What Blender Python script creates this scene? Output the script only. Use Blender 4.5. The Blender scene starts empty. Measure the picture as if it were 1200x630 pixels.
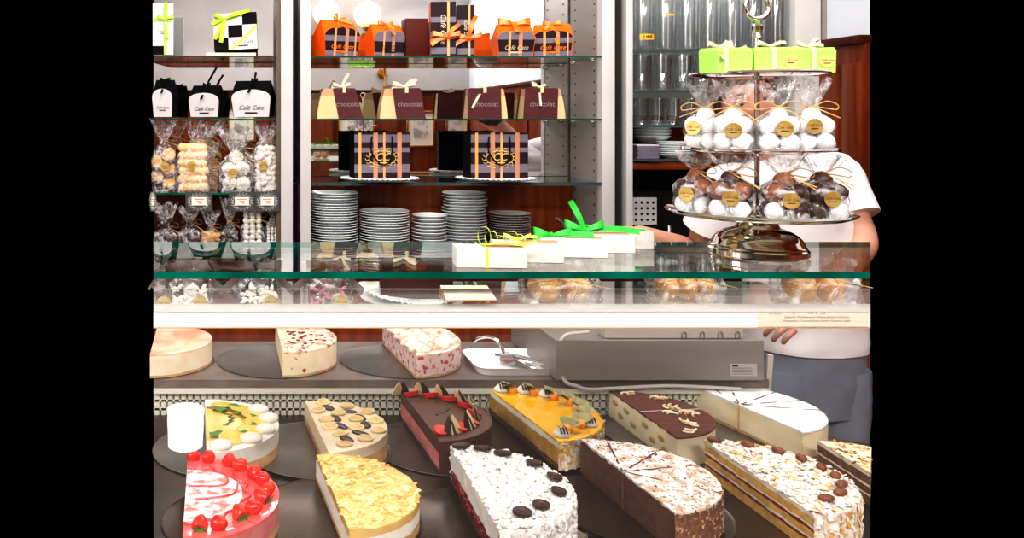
import bpy, bmesh, math, random
from mathutils import Vector, Matrix, Euler, noise
random.seed(7)
S = bpy.context.scene
COL = S.collection
PI = math.pi
R_ = math.radians

# ---------------------------------------------------------------- camera
FPX, HX, HY, EYE = 980.0, 300.0, 140.0, 1.6
cam = bpy.data.objects.new('camera', bpy.data.cameras.new('camera'))
COL.objects.link(cam)
cam.location = (0, 0, EYE)
cam.rotation_euler = (PI / 2, 0, 0)
cam.data.sensor_width = 36
cam.data.lens = 36 * FPX / 1200
cam.data.shift_x = (600 - HX) / 1200
cam.data.shift_y = -(315 - HY) / 1200
cam.data.clip_start = 0.02
S.camera = cam

def W(px, py, D):
    return Vector(((px - HX) / FPX * D, D, EYE - (py - HY) / FPX * D))
def X(px, D): return (px - HX) / FPX * D
def Z(py, D): return EYE - (py - HY) / FPX * D
TL, TR = (180 - HX) / FPX, (1020 - HX) / FPX     # how far the room is built to either side

# ---------------------------------------------------------------- materials
def principled(name):
    m = bpy.data.materials.new(name); m.use_nodes = True
    nt = m.node_tree
    return m, nt, nt.nodes['Principled BSDF']

def mat(name, c1, c2=None, scale=20, lo=.4, hi=.6, rough=.5, metal=0, bump=0, bscale=None, stretch=(1, 1, 1),
        emit=0, spec=.5, coat=0, sss=0, c3=None, scale3=60, lo3=.55, hi3=.62, detail=4, voro=False, ecol=None):
    m, nt, b = principled(name)
    N, L = nt.nodes, nt.links
    b.inputs['Roughness'].default_value = rough
    b.inputs['Metallic'].default_value = metal
    b.inputs['Specular IOR Level'].default_value = spec
    b.inputs['Coat Weight'].default_value = coat
    b.inputs['Coat Roughness'].default_value = .08
    if sss:
        b.inputs['Subsurface Weight'].default_value = sss
        b.inputs['Subsurface Radius'].default_value = (.01, .006, .004)
    b.inputs['Base Color'].default_value = (*c1, 1)
    tc = N.new('ShaderNodeTexCoord'); mp = N.new('ShaderNodeMapping')
    mp.inputs['Scale'].default_value = stretch
    L.new(tc.outputs['Object'], mp.inputs['Vector'])
    out = None
    def layer(prev, col, sc, a, z):
        if voro:
            n = N.new('ShaderNodeTexVoronoi'); n.inputs['Scale'].default_value = sc; o = n.outputs['Distance']
        else:
            n = N.new('ShaderNodeTexNoise'); n.inputs['Scale'].default_value = sc; n.inputs['Detail'].default_value = detail; o = n.outputs['Fac']
        L.new(mp.outputs['Vector'], n.inputs['Vector'])
        r = N.new('ShaderNodeMapRange'); r.inputs['From Min'].default_value = a; r.inputs['From Max'].default_value = z
        L.new(o, r.inputs['Value'])
        mx = N.new('ShaderNodeMix'); mx.data_type = 'RGBA'
        L.new(r.outputs['Result'], mx.inputs['Factor'])
        if prev is None: mx.inputs['A'].default_value = (*c1, 1)
        else: L.new(prev, mx.inputs['A'])
        mx.inputs['B'].default_value = (*col, 1)
        return mx.outputs['Result']
    if c2: out = layer(None, c2, scale, lo, hi)
    if c3: out = layer(out, c3, scale3, lo3, hi3)
    if out: L.new(out, b.inputs['Base Color'])
    if bump:
        n = N.new('ShaderNodeTexNoise'); n.inputs['Scale'].default_value = bscale or scale; n.inputs['Detail'].default_value = 5
        L.new(mp.outputs['Vector'], n.inputs['Vector'])
        bp = N.new('ShaderNodeBump'); bp.inputs['Strength'].default_value = bump; bp.inputs['Distance'].default_value = .004
        L.new(n.outputs['Fac'], bp.inputs['Height']); L.new(bp.outputs['Normal'], b.inputs['Normal'])
    if emit:
        b.inputs['Emission Color'].default_value = (*(ecol or c1), 1); b.inputs['Emission Strength'].default_value = emit
    return m

def thin_glass(name, tint, f0=.04, power=5, rough=.0, refl=(1, 1, 1), bump=0, bscale=60, haze=0, streak=0):
    m = bpy.data.materials.new(name); m.use_nodes = True
    nt = m.node_tree; N, L = nt.nodes, nt.links
    N.remove(N['Principled BSDF'])
    out = N['Material Output']
    t = N.new('ShaderNodeBsdfTransparent'); t.inputs['Color'].default_value = (*tint, 1)
    g = N.new('ShaderNodeBsdfGlossy'); g.inputs['Roughness'].default_value = rough; g.inputs['Color'].default_value = (*refl, 1)
    lw = N.new('ShaderNodeLayerWeight'); lw.inputs['Blend'].default_value = .5
    pw = N.new('ShaderNodeMath'); pw.operation = 'POWER'; pw.inputs[1].default_value = power
    L.new(lw.outputs['Facing'], pw.inputs[0])
    ma = N.new('ShaderNodeMath'); ma.operation = 'MULTIPLY_ADD'; ma.inputs[1].default_value = 1 - f0; ma.inputs[2].default_value = f0
    L.new(pw.outputs[0], ma.inputs[0])
    mx = N.new('ShaderNodeMixShader')
    L.new(ma.outputs[0], mx.inputs[0]); L.new(t.outputs[0], mx.inputs[1]); L.new(g.outputs[0], mx.inputs[2])
    last = mx
    if bump:
        tc = N.new('ShaderNodeTexCoord')
        n = N.new('ShaderNodeTexNoise'); n.inputs['Scale'].default_value = bscale; n.inputs['Detail'].default_value = 3
        n.inputs['Distortion'].default_value = 1.5
        L.new(tc.outputs['Object'], n.inputs['Vector'])
        bp = N.new('ShaderNodeBump'); bp.inputs['Strength'].default_value = bump; bp.inputs['Distance'].default_value = .01
        L.new(n.outputs['Fac'], bp.inputs['Height'])
        L.new(bp.outputs['Normal'], g.inputs['Normal']); L.new(bp.outputs['Normal'], lw.inputs['Normal'])
        if streak:
            d = N.new('ShaderNodeBsdfDiffuse'); d.inputs['Color'].default_value = (.9, .9, .92, 1)  # white diffuse streaks paint crinkle highlights into the film
            r = N.new('ShaderNodeMapRange'); r.inputs['From Min'].default_value = .48; r.inputs['From Max'].default_value = .75
            r.inputs['To Min'].default_value = haze; r.inputs['To Max'].default_value = streak
            L.new(n.outputs['Fac'], r.inputs['Value'])
            m2 = N.new('ShaderNodeMixShader')
            L.new(r.outputs[0], m2.inputs[0]); L.new(mx.outputs[0], m2.inputs[1]); L.new(d.outputs[0], m2.inputs[2]); last = m2
    elif haze:
        d = N.new('ShaderNodeBsdfDiffuse'); d.inputs['Color'].default_value = (.9, .9, .9, 1)  # white mixed in paints a milky reflected haze onto the glass
        m2 = N.new('ShaderNodeMixShader'); m2.inputs[0].default_value = haze
        L.new(mx.outputs[0], m2.inputs[1]); L.new(d.outputs[0], m2.inputs[2]); last = m2
    L.new(last.outputs[0], out.inputs['Surface'])
    return m

M = {}
M['wall'] = mat('wall_paint', (.56, .54, .545), (.52, .50, .505), 3, rough=.8)
M['wallr'] = mat('wall_paint_cool', (.70, .74, .80), (.66, .70, .77), 4, rough=.8)
M['ceil'] = mat('ceiling_paint', (.85, .85, .84), (.82, .82, .81), 2, rough=.9)
M['wood'] = mat('red_brown_wood', (.13, .024, .007), (.21, .047, .013), 6, .35, .65, rough=.32, stretch=(6, 6, .5), bump=.04, coat=.12, spec=.3)
M['woodd'] = mat('dark_wood', (.05, .011, .006), (.08, .02, .01), 6, .35, .65, rough=.35, stretch=(6, 6, .5), coat=.1, spec=.3)
M['floor'] = mat('floor_boards', (.16, .07, .035), (.22, .10, .05), 5, rough=.4, stretch=(1, 8, 1))
M['mirror'] = mat('mirror_silver', (.93, .93, .93), (.91, .92, .92), 2, rough=.01, metal=1)
M['post'] = mat('white_lacquer', (.56, .545, .53), (.53, .515, .50), 4, rough=.5, spec=.3)
M['panelg'] = mat('grey_beige_panel', (.29, .262, .238), (.26, .235, .21), 4, rough=.45, spec=.3)
M['brownpanel'] = mat('brown_grey_panel', (.14, .10, .07), (.11, .08, .055), 5, rough=.5)
M['black'] = mat('black_card', (.004, .004, .0045), (.006, .006, .0065), 30, rough=.6, spec=.12)
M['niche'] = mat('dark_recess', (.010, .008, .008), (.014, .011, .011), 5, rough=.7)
M['white'] = mat('white_card', (.66, .64, .645), (.63, .61, .62), 15, rough=.6, spec=.2)
M['cream'] = mat('cream_card', (.62, .48, .27), (.58, .45, .25), 15, rough=.7, spec=.2)
M['kraft'] = mat('tan_card', (.50, .30, .16), (.46, .27, .14), 15, rough=.6)
M['maroon'] = mat('maroon_card', (.088, .022, .025), (.098, .026, .029), 40, rough=.6, spec=.2)
M['orange'] = mat('orange_card', (.85, .12, .004), (.9, .16, .006), 8, rough=.55, spec=.25)
M['orib'] = mat('orange_satin', (.93, .13, .006), (.98, .24, .01), 20, rough=.3)
M['oline'] = mat('orange_stripe', (.86, .38, .14), (.84, .35, .12), 20, rough=.4)
M['cline'] = mat('copper_stripe', (.55, .26, .15), (.52, .24, .14), 20, rough=.4)
M['plum'] = mat('dark_plum_card', (.026, .014, .018), (.03, .017, .021), 20, rough=.6, spec=.2)
M['lilac'] = mat('grey_lilac_card', (.20, .175, .215), (.185, .16, .2), 20, rough=.6, spec=.2)
M['brown'] = mat('brown_card', (.075, .010, .004), (.09, .013, .005), 10, rough=.5, spec=.2)
M['chocbox'] = mat('dark_brown_card', (.055, .018, .014), (.065, .022, .016), 10, rough=.3)
M['lime'] = mat('lime_satin', (.50, .80, .05), (.42, .72, .05), 30, rough=.35)
M['limey'] = mat('yellow_lime_satin', (.70, .80, .10), (.62, .72, .08), 30, rough=.35)
M['green'] = mat('bright_green_satin', (.02, .42, .04), (.04, .50, .06), 20, rough=.4, spec=.3)
M['gbox'] = mat('lime_card', (.38, .70, .13), (.41, .72, .16), 10, rough=.5, spec=.3)
M['ivory'] = mat('ivory_satin', (.66, .58, .40), (.60, .52, .35), 20, rough=.4, spec=.3)
M['brib'] = mat('black_satin', (.004, .004, .0045), (.007, .007, .008), 20, rough=.45, spec=.2)
M['chrib'] = mat('brown_satin', (.05, .022, .02), (.07, .03, .027), 20, rough=.35)
M['gold'] = mat('gold_foil', (.56, .37, .10), (.72, .53, .20), 60, rough=.3, metal=.55)
M['goldflat'] = mat('gold_print', (.75, .48, .13), (.85, .58, .2), 60, rough=.35)
M['ink'] = mat('black_ink', (.02, .02, .02), (.025, .025, .025), 20, rough=.6)
M['greyink'] = mat('grey_ink', (.22, .20, .20), (.25, .23, .23), 20, rough=.6)
M['redink'] = mat('red_ink', (.55, .10, .08), (.5, .1, .08), 20, rough=.6)
M['twine'] = mat('raffia', (.55, .36, .14), (.62, .42, .19), 90, rough=.7)
M['porc'] = mat('white_porcelain', (.80, .83, .84), (.78, .81, .82), 10, rough=.12, coat=.4)
M['silver'] = mat('polished_silver', (.80, .77, .72), (.76, .72, .67), 10, rough=.07, metal=1)
M['steel'] = mat('brushed_steel', (.36, .345, .33), (.30, .285, .27), 8, rough=.28, metal=1, stretch=(1, 9, 1))
M['tray'] = mat('pewter_tray', (.24, .235, .23), (.20, .195, .19), 12, rough=.3, metal=.85)
M['dtray'] = mat('bronze_tray', (.085, .06, .042), (.07, .05, .036), 12, rough=.26, metal=.8)
M['base'] = mat('dark_metal_base', (.062, .044, .031), (.05, .036, .026), 9, rough=.28, metal=.75)
M['stacktray'] = mat('dull_steel', (.60, .58, .56), (.52, .50, .48), 20, rough=.3, metal=.3)
M['chrome'] = mat('chrome', (.8, .8, .8), (.75, .75, .76), 10, rough=.08, metal=1)
M['brass'] = mat('brass', (.62, .40, .13), (.55, .34, .1), 20, rough=.25, metal=1)
M['globe'] = mat('lamp_globe', (.9, .8, .66), (.92, .83, .7), 3, rough=.3, emit=.75, ecol=(1, .80, .55))
M['bulb'] = mat('lit_bulb', (1, .85, .55), (1, .88, .6), 3, rough=.3, emit=7, ecol=(1, .8, .5))
M['lampsh'] = mat('lit_shade', (1, 1, 1), (.98, .98, 1), 3, rough=.5, emit=26)
M['edge'] = mat('green_glass_edge', (.0, .085, .06), (.0, .14, .105), 5, rough=.12, stretch=(3, 1, 1), coat=.3, spec=.3)
M['edged'] = mat('dark_glass_edge', (.012, .06, .045), (.01, .08, .06), 5, rough=.15, stretch=(3, 1, 1))
M['edgeg'] = mat('grey_glass_edge', (.06, .09, .095), (.05, .075, .08), 5, rough=.15, stretch=(3, 1, 1))
M['pedge'] = mat('pale_glass_edge', (.62, .61, .58), (.58, .57, .54), 5, rough=.2)
M['glass'] = thin_glass('shelf_glass', (.93, .965, .95))
M['pane'] = thin_glass('front_pane_glass', (.97, .97, .965), f0=.035, haze=.13)
M['front'] = thin_glass('case_front_glass', (.985, .985, .985), f0=.035, haze=.028)
M['tumbler'] = thin_glass('tumbler_glass', (.955, .96, .96), f0=.08, power=2.2, refl=(.85, .88, .9))
M['cello'] = thin_glass('cellophane', (.985, .985, .985), f0=.06, power=3, rough=.14, bump=1.0, bscale=38, haze=.02, streak=.6)
M['rail'] = mat('white_light_rail', (.95, .94, .91), (.93, .92, .89), 3, rough=.4, emit=.25, ecol=(1, .99, .96))
M['strip'] = mat('cream_paper', (.70, .63, .52), (.67, .60, .49), 10, rough=.7)
M['marble'] = mat('grey_brown_marble', (.145, .108, .092), (.21, .165, .145), 16, .35, .7, rough=.36, detail=8, spec=.35)
M['vent'] = mat('cream_vent', (.72, .70, .60), (.68, .66, .56), 10, rough=.5)
M['ventd'] = mat('vent_dark', (.30, .285, .25), (.27, .255, .22), 10, rough=.7)
M['paleback'] = mat('pale_back_panel', (.56, .54, .52), (.52, .50, .48), 4, rough=.5)
M['boxwhite'] = mat('off_white_card', (.68, .655, .61), (.65, .625, .58), 15, rough=.6, spec=.2)
M['boxshade'] = mat('shaded_box_end', (.50, .46, .40), (.47, .43, .37), 15, rough=.6, spec=.2)  # darker end face of the white boxes, side shading put into the colour
M['machine'] = mat('taupe_enamel', (.245, .225, .20), (.265, .245, .22), 3, rough=.4, stretch=(1, 1, 8))
M['machl'] = mat('beige_enamel', (.55, .51, .45), (.53, .49, .43), 4, rough=.5)
M['cable'] = mat('pale_cable', (.55, .53, .50), (.52, .5, .47), 10, rough=.5)
M['sticker'] = mat('grey_sticker', (.45, .43, .42), (.42, .40, .39), 30, rough=.5)
M['doily'] = mat('paper_doily', (.85, .85, .85), (.70, .70, .71), 120, rough=.8, bump=.3)
M['whitep'] = mat('white_plastic', (.85, .85, .83), (.82, .82, .8), 8, rough=.3)
M['yellow'] = mat('yellow_label', (.85, .45, .02), (.9, .5, .03), 30, rough=.4)
M['tagc'] = mat('grey_tag', (.075, .075, .08), (.09, .09, .095), 25, rough=.6, spec=.2)
M['tagl'] = mat('tag_label', (.88, .82, .72), (.85, .78, .68), 20, rough=.6)
M['scroll'] = mat('tag_scroll', (.62, .58, .53), (.58, .54, .5), 40, rough=.6)
M['picpaper'] = mat('print_paper', (.75, .72, .66), (.4, .38, .36), 14, .45, .6, rough=.7)
M['mount'] = mat('mount_board', (.82, .78, .68), (.8, .76, .66), 10, rough=.8)
# food
M['truffw'] = mat('white_truffle', (.88, .87, .87), (.82, .81, .82), 90, rough=.7, bump=.25, bscale=160)
M['truffd'] = mat('dark_truffle', (.045, .016, .012), (.06, .022, .016), 90, rough=.45, bump=.3, bscale=140)
M['truffm'] = mat('milk_truffle', (.20, .075, .04), (.25, .10, .055), 90, rough=.5, bump=.3, bscale=140)
M['biscuit'] = mat('ladyfinger', (.82, .50, .24), (.90, .66, .40), 40, rough=.7, bump=.25, bscale=120)
M['wafer'] = mat('brown_wafer', (.36, .17, .06), (.45, .23, .10), 60, rough=.7, bump=.3)
M['meringue'] = mat('meringue', (.82, .77, .70), (.77, .70, .61), 30, rough=.6)
M['sugar'] = mat('sugar_almond', (.88, .80, .74), (.84, .74, .66), 40, rough=.6)
M['choc'] = mat('dark_chocolate', (.032, .013, .009), (.045, .018, .012), 30, rough=.3)
M['cookie'] = mat('tan_cookie', (.55, .29, .10), (.66, .40, .18), 40, rough=.7)
M['pinkc'] = mat('pink_chocolate', (.55, .20, .25), (.6, .26, .3), 40, rough=.4)
M['chipw'] = mat('white_chips', (.90, .86, .80), (.85, .8, .72), 50, rough=.5)
M['chocpale'] = mat('dusted_chocolate', (.16, .08, .07), (.2, .1, .09), 30, rough=.4)
M['pastry'] = mat('golden_pastry', (.62, .26, .06), (.80, .46, .17), 25, .35, .65, rough=.45, bump=.4, bscale=60)
M['goldcard'] = mat('gold_cake_card', (.55, .40, .16), (.6, .45, .2), 20, rough=.35, metal=.4)
M['strawb'] = mat('strawberry_skin', (.62, .018, .012), (.70, .04, .02), 40, rough=.22, c3=(.75, .45, .1), scale3=220, lo3=.68, hi3=.72)
M['strawi'] = mat('strawberry_flesh', (.85, .17, .10), (.75, .06, .04), 60, rough=.3)
M['leaf'] = mat('green_leaf', (.06, .22, .025), (.10, .30, .04), 40, rough=.45)
M['leafd'] = mat('olive_leaf', (.06, .10, .02), (.09, .13, .03), 40, rough=.5)
M['lemon'] = mat('lemon_slice', (.80, .52, .06), (.85, .62, .16), 50, rough=.3)
M['lemrind'] = mat('lemon_rind', (.80, .58, .16), (.76, .52, .13), 50, rough=.4)
M['whip'] = mat('whipped_cream', (.80, .77, .71), (.75, .71, .64), 40, rough=.5)
M['banana'] = mat('banana_slice', (.70, .50, .22), (.60, .38, .14), 60, rough=.4)
M['banrim'] = mat('banana_rim', (.78, .64, .38), (.74, .58, .32), 50, rough=.5)
M['chipc'] = mat('cream_chocolate', (.80, .68, .42), (.76, .64, .38), 50, rough=.4)
M['physhusk'] = mat('physalis_husk', (.28, .25, .10), (.38, .34, .16), 50, rough=.6)
M['physb'] = mat('physalis_berry', (.90, .30, .02), (.95, .4, .03), 20, rough=.2)
M['almond'] = mat('almond_skin', (.17, .05, .018), (.22, .075, .03), 60, rough=.45)
M['flake'] = mat('almond_flake', (.70, .36, .09), (.80, .52, .20), 60, rough=.5)
M['coco'] = mat('coconut_flake', (.80, .785, .75), (.75, .73, .69), 60, rough=.7)
M['shav'] = mat('white_shaving', (.80, .765, .71), (.74, .68, .6), 50, rough=.6)
M['cutl'] = mat('cut_line', (.10, .045, .03), (.14, .06, .04), 60, rough=.7)
M['redl'] = mat('red_glaze_line', (.80, .03, .04), (.75, .03, .04), 60, rough=.25)
# people
M['skin'] = mat('skin', (.56, .31, .22), (.51, .27, .19), 12, rough=.5, sss=.1)
M['shirt'] = mat('white_shirt', (.86, .84, .85), (.82, .80, .82), 8, rough=.8, bump=.35, bscale=14)
M['trouser'] = mat('grey_blue_trousers', (.20, .23, .285), (.17, .197, .25), 9, rough=.85, bump=.3, bscale=30)
M['hair'] = mat('brown_hair', (.06, .03, .018), (.09, .05, .03), 40, rough=.5, stretch=(6, 6, 1))
M['eye'] = mat('eye_white', (.8, .8, .8), (.78, .78, .78), 10, rough=.2)
M['lip'] = mat('lip', (.5, .16, .13), (.46, .14, .12), 20, rough=.4)

# ---------------------------------------------------------------- mesh builder
_b = bmesh.new(); bmesh.ops.create_icosphere(_b, subdivisions=1, radius=1); _b.verts.index_update()
_ICO = [tuple(v.co) for v in _b.verts]; _ICF = [tuple(v.index for v in f.verts) for f in _b.faces]; _b.free()
class MB:
    def __init__(s): s.bm = bmesh.new(); s.mats = []; s.M = Matrix()
    def mi(s, m):
        m = M[m] if isinstance(m, str) else m
        if m not in s.mats: s.mats.append(m)
        return s.mats.index(m)
    def v(s, co): return s.bm.verts.new(s.M @ Vector(co))
    def f(s, vs, m):
        try: f = s.bm.faces.new(vs)
        except ValueError: return None
        f.material_index = s.mi(m); f.smooth = True
        return f
    def box(s, c, size, m, rot=None, bevel=0):
        x, y, z = [d / 2 for d in size]
        T = Matrix.Translation(c) @ (rot.to_matrix().to_4x4() if rot else Matrix())
        b2 = bmesh.new()
        bmesh.ops.create_cube(b2, size=1)
        for v in b2.verts: v.co = Vector((v.co.x * 2 * x, v.co.y * 2 * y, v.co.z * 2 * z))
        if bevel: bmesh.ops.bevel(b2, geom=list(b2.edges), offset=bevel, segments=2, profile=.6, affect='EDGES', clamp_overlap=True)
        s._merge(b2, T, m); return s
    def _merge(s, b2, T, m):
        mp = {}
        for v in b2.verts: mp[v] = s.v(T @ v.co)
        for f in b2.faces: s.f([mp[v] for v in f.verts], m)
        b2.free()
    def mesh(s, me, T, m):
        vs = [s.v(T @ v.co) for v in me.vertices]
        for p in me.polygons: s.f([vs[i] for i in p.vertices], m)
    def grid(s, fn, nu, nv, m, cu=False, flip=False):
        g = [[s.v(fn(i / nu, j / nv)) for j in range(nv + 1)] for i in range(nu if cu else nu + 1)]
        for i in range(nu):
            a = g[i]; b = g[(i + 1) % len(g)]
            for j in range(nv):
                q = [a[j], b[j], b[j + 1], a[j + 1]]
                if flip: q.reverse()
                mm = m(i, j) if callable(m) else m
                s.f(q, mm)
        return g
    def lathe(s, prof, m, c=(0, 0, 0), seg=32, T=None):
        T = T or Matrix.Translation(c)
        rings = []
        for r, z in prof:
            if r < 1e-6: rings.append([s.v(T @ Vector((0, 0, z)))])
            else: rings.append([s.v(T @ Vector((r * math.cos(2 * PI * k / seg), r * math.sin(2 * PI * k / seg), z))) for k in range(seg)])
        for q, (a, b) in enumerate(zip(rings, rings[1:])):
            mm = m[q] if isinstance(m, (list, tuple)) else m
            for k in range(seg):
                k2 = (k + 1) % seg
                if len(a) == 1 and len(b) == 1: continue
                if len(a) == 1: s.f([a[0], b[k2], b[k]][::-1], mm)
                elif len(b) == 1: s.f([a[k], a[k2], b[0]], mm)
                else: s.f([a[k], a[k2], b[k2], b[k]], mm)
        return s
    def tube(s, pts, r, m, seg=8, radii=None, closed=False):
        pts = [Vector(p) for p in pts]; n = len(pts); rings = []
        up = Vector((0, 0, 1))
        for i, p in enumerate(pts):
            a = pts[i - 1] if (i > 0 or closed) else p
            b = pts[(i + 1) % n] if (i < n - 1 or closed) else p
            t = (b - a).normalized()
            u = t.cross(up)
            if u.length < .05: u = t.cross(Vector((0, 1, 0)))
            u.normalize(); w = u.cross(t).normalized()
            rr = radii[i] if radii else r
            rings.append([s.v(p + rr * (math.cos(2 * PI * k / seg) * u + math.sin(2 * PI * k / seg) * w)) for k in range(seg)])
        for i in range(n if closed else n - 1):
            a, b = rings[i], rings[(i + 1) % n]
            for k in range(seg): s.f([a[k], a[(k + 1) % seg], b[(k + 1) % seg], b[k]], m)
        if not closed:
            s.f(rings[0], m); s.f(rings[-1][::-1], m)
        return s
    def ball(s, c, r, m, seg=16, T=None, amp=0, fr=30):
        rx, ry, rz = r if isinstance(r, (tuple, list)) else (r, r, r)
        b2 = bmesh.new(); bmesh.ops.create_uvsphere(b2, u_segments=seg, v_segments=max(6, seg * 2 // 3), radius=1)
        for v in b2.verts:
            k = 1 + (amp * noise.noise(Vector((v.co.x * rx, v.co.y * ry, v.co.z * rz)) * fr + Vector(c) * 17) if amp else 0)
            v.co = Vector((v.co.x * rx, v.co.y * ry, v.co.z * rz)) * k
        s._merge(b2, Matrix.Translation(c) @ (T or Matrix()), m); return s
    def blob(s, c, r, m, e):
        T = Matrix.Translation(c) @ e.to_matrix().to_4x4()
        vs = [s.v(T @ Vector((x * r[0], y * r[1], z * r[2]))) for x, y, z in _ICO]
        for f in _ICF: s.f([vs[i] for i in f], m)
    def prism(s, poly, y0, y1, m, mside=None):
        # poly in (x,z), extruded along y from y0 (front) to y1
        a = [s.v((x, y0, z)) for x, z in poly]; b = [s.v((x, y1, z)) for x, z in poly]
        s.f(a, m); s.f(b[::-1], mside or m)
        n = len(poly)
        for i in range(n): s.f([a[i], b[i], b[(i + 1) % n], a[(i + 1) % n]], mside or m)
        return s
    def slab(s, poly, z0, z1, m, mside=None):
        a = [s.v((x, y, z1)) for x, y in poly]; b = [s.v((x, y, z0)) for x, y in poly]
        s.f(a, m); s.f(b[::-1], m)
        n = len(poly)
        for i in range(n): s.f([a[i], b[i], b[(i + 1) % n], a[(i + 1) % n]], mside or m)
        return s
    def strip(s, pts, wd, m, th=.0004):
        # ribbon: list of points, list (or one) of half-width vectors
        if isinstance(wd, (Vector, tuple)): wd = [Vector(wd)] * len(pts)
        a = [s.v(Vector(p) - Vector(w)) for p, w in zip(pts, wd)]; b = [s.v(Vector(p) + Vector(w)) for p, w in zip(pts, wd)]
        for i in range(len(pts) - 1): s.f([a[i], a[i + 1], b[i + 1], b[i]], m)
        return s
    def cells(s, xs, zs, y, fn, T=None, flip=False):
        # flat patterned panel in the xz plane
        T = T or Matrix()
        g = [[s.v(T @ Vector((x, y, z))) for z in zs] for x in xs]
        for i in range(len(xs) - 1):
            for j in range(len(zs) - 1):
                q = [g[i][j], g[i + 1][j], g[i + 1][j + 1], g[i][j + 1]]
                s.f(q[::-1] if flip else q, fn(i, j))
        return s
    def build(s, name, parent=None, angle=35, loc=None, rot=None):
        me = bpy.data.meshes.new(name)
        bmesh.ops.recalc_face_normals(s.bm, faces=s.bm.faces) if not getattr(s, 'keepn', False) else None
        s.bm.to_mesh(me); s.bm.free()
        for m in s.mats: me.materials.append(m)
        try: me.set_sharp_from_angle(angle=R_(angle))
        except Exception: pass
        o = bpy.data.objects.new(name, me); COL.objects.link(o)
        if parent: o.parent = parent
        if loc is not None: o.location = loc
        if rot is not None: o.rotation_euler = rot
        return o

def tag(o, label=None, cat=None, group=None, kind=None):
    if label: o['label'] = label
    if cat: o['category'] = cat
    if group: o['group'] = group
    if kind: o['kind'] = kind
    return o
def thing(name, label, cat, loc=(0, 0, 0), rz=0, group=None):
    o = bpy.data.objects.new(name, None); COL.objects.link(o)
    o.empty_display_size = .02
    o.location = loc; o.rotation_euler = (0, 0, rz)
    return tag(o, label, cat, group)
def dup(root, loc, rz=0, label=None, group=None):
    r = root.copy(); COL.objects.link(r); r.location = loc; r.rotation_euler = (r.rotation_euler.x, r.rotation_euler.y, rz)
    if label: r['label'] = label
    if group: r['group'] = group
    for ch in list(root.children):
        c = ch.copy(); COL.objects.link(c); c.parent = r
        for g in list(ch.children):
            d = g.copy(); COL.objects.link(d); d.parent = c
    return r
def struct(o): o['kind'] = 'structure'; return o

_tc = {}
def text_mesh(t, size=.01, shear=0, bold=0):
    k = (t, size, shear, bold)
    if k in _tc: return _tc[k]
    cu = bpy.data.curves.new('txt', 'FONT'); cu.body = t; cu.size = size; cu.shear = shear; cu.align_x = 'CENTER'; cu.align_y = 'CENTER'
    cu.offset = bold; cu.resolution_u = 3
    o = bpy.data.objects.new('txt', cu); COL.objects.link(o)
    dg = bpy.context.evaluated_depsgraph_get(); dg.update()
    me = bpy.data.meshes.new_from_object(o.evaluated_get(dg))
    bpy.data.objects.remove(o)
    _tc[k] = me
    return me
RX90 = Matrix.Rotation(PI / 2, 4, 'X')
def text_on(mb, t, c, size, m, shear=0, bold=0, T=None, rz=0, lean=0):
    # writing facing local -y at c
    A = Matrix.Translation(c) @ Matrix.Rotation(rz, 4, 'Z') @ Matrix.Rotation(lean, 4, 'X') @ RX90
    mb.mesh(text_mesh(t, size, shear, bold), (T or Matrix()) @ A, m)
ORD = ['', 'topmost', 'second from the top', 'third from the top', 'fourth from the top', 'fifth from the top', 'sixth from the top', 'seventh from the top', 'eighth from the top', 'ninth from the top', 'tenth from the top']
def ordinal(n):
    w = {1: 'first', 2: 'second', 3: 'third', 4: 'fourth', 5: 'fifth', 6: 'sixth', 7: 'seventh', 8: 'eighth', 9: 'ninth', 10: 'tenth', 11: 'eleventh', 12: 'twelfth', 13: 'thirteenth', 14: 'fourteenth', 15: 'fifteenth', 16: 'sixteenth', 17: 'seventeenth', 18: 'eighteenth', 19: 'nineteenth', 20: 'twentieth'}
    if n in w: return w[n]
    if n < 30: return 'twenty-' + w[n - 20]
    if n == 30: return 'thirtieth'
    return 'thirty-' + w[n - 30]
# ================================================================ the room
DU, DM = 3.30, 3.65            # front of the shelving, mirror wall behind it
XW = 667 / FPX * DU            # right-hand wall
BACK = -1.5                    # wall behind the photographer
CEIL = 3.2
XL = -2.5
DADO = 1.88

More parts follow.
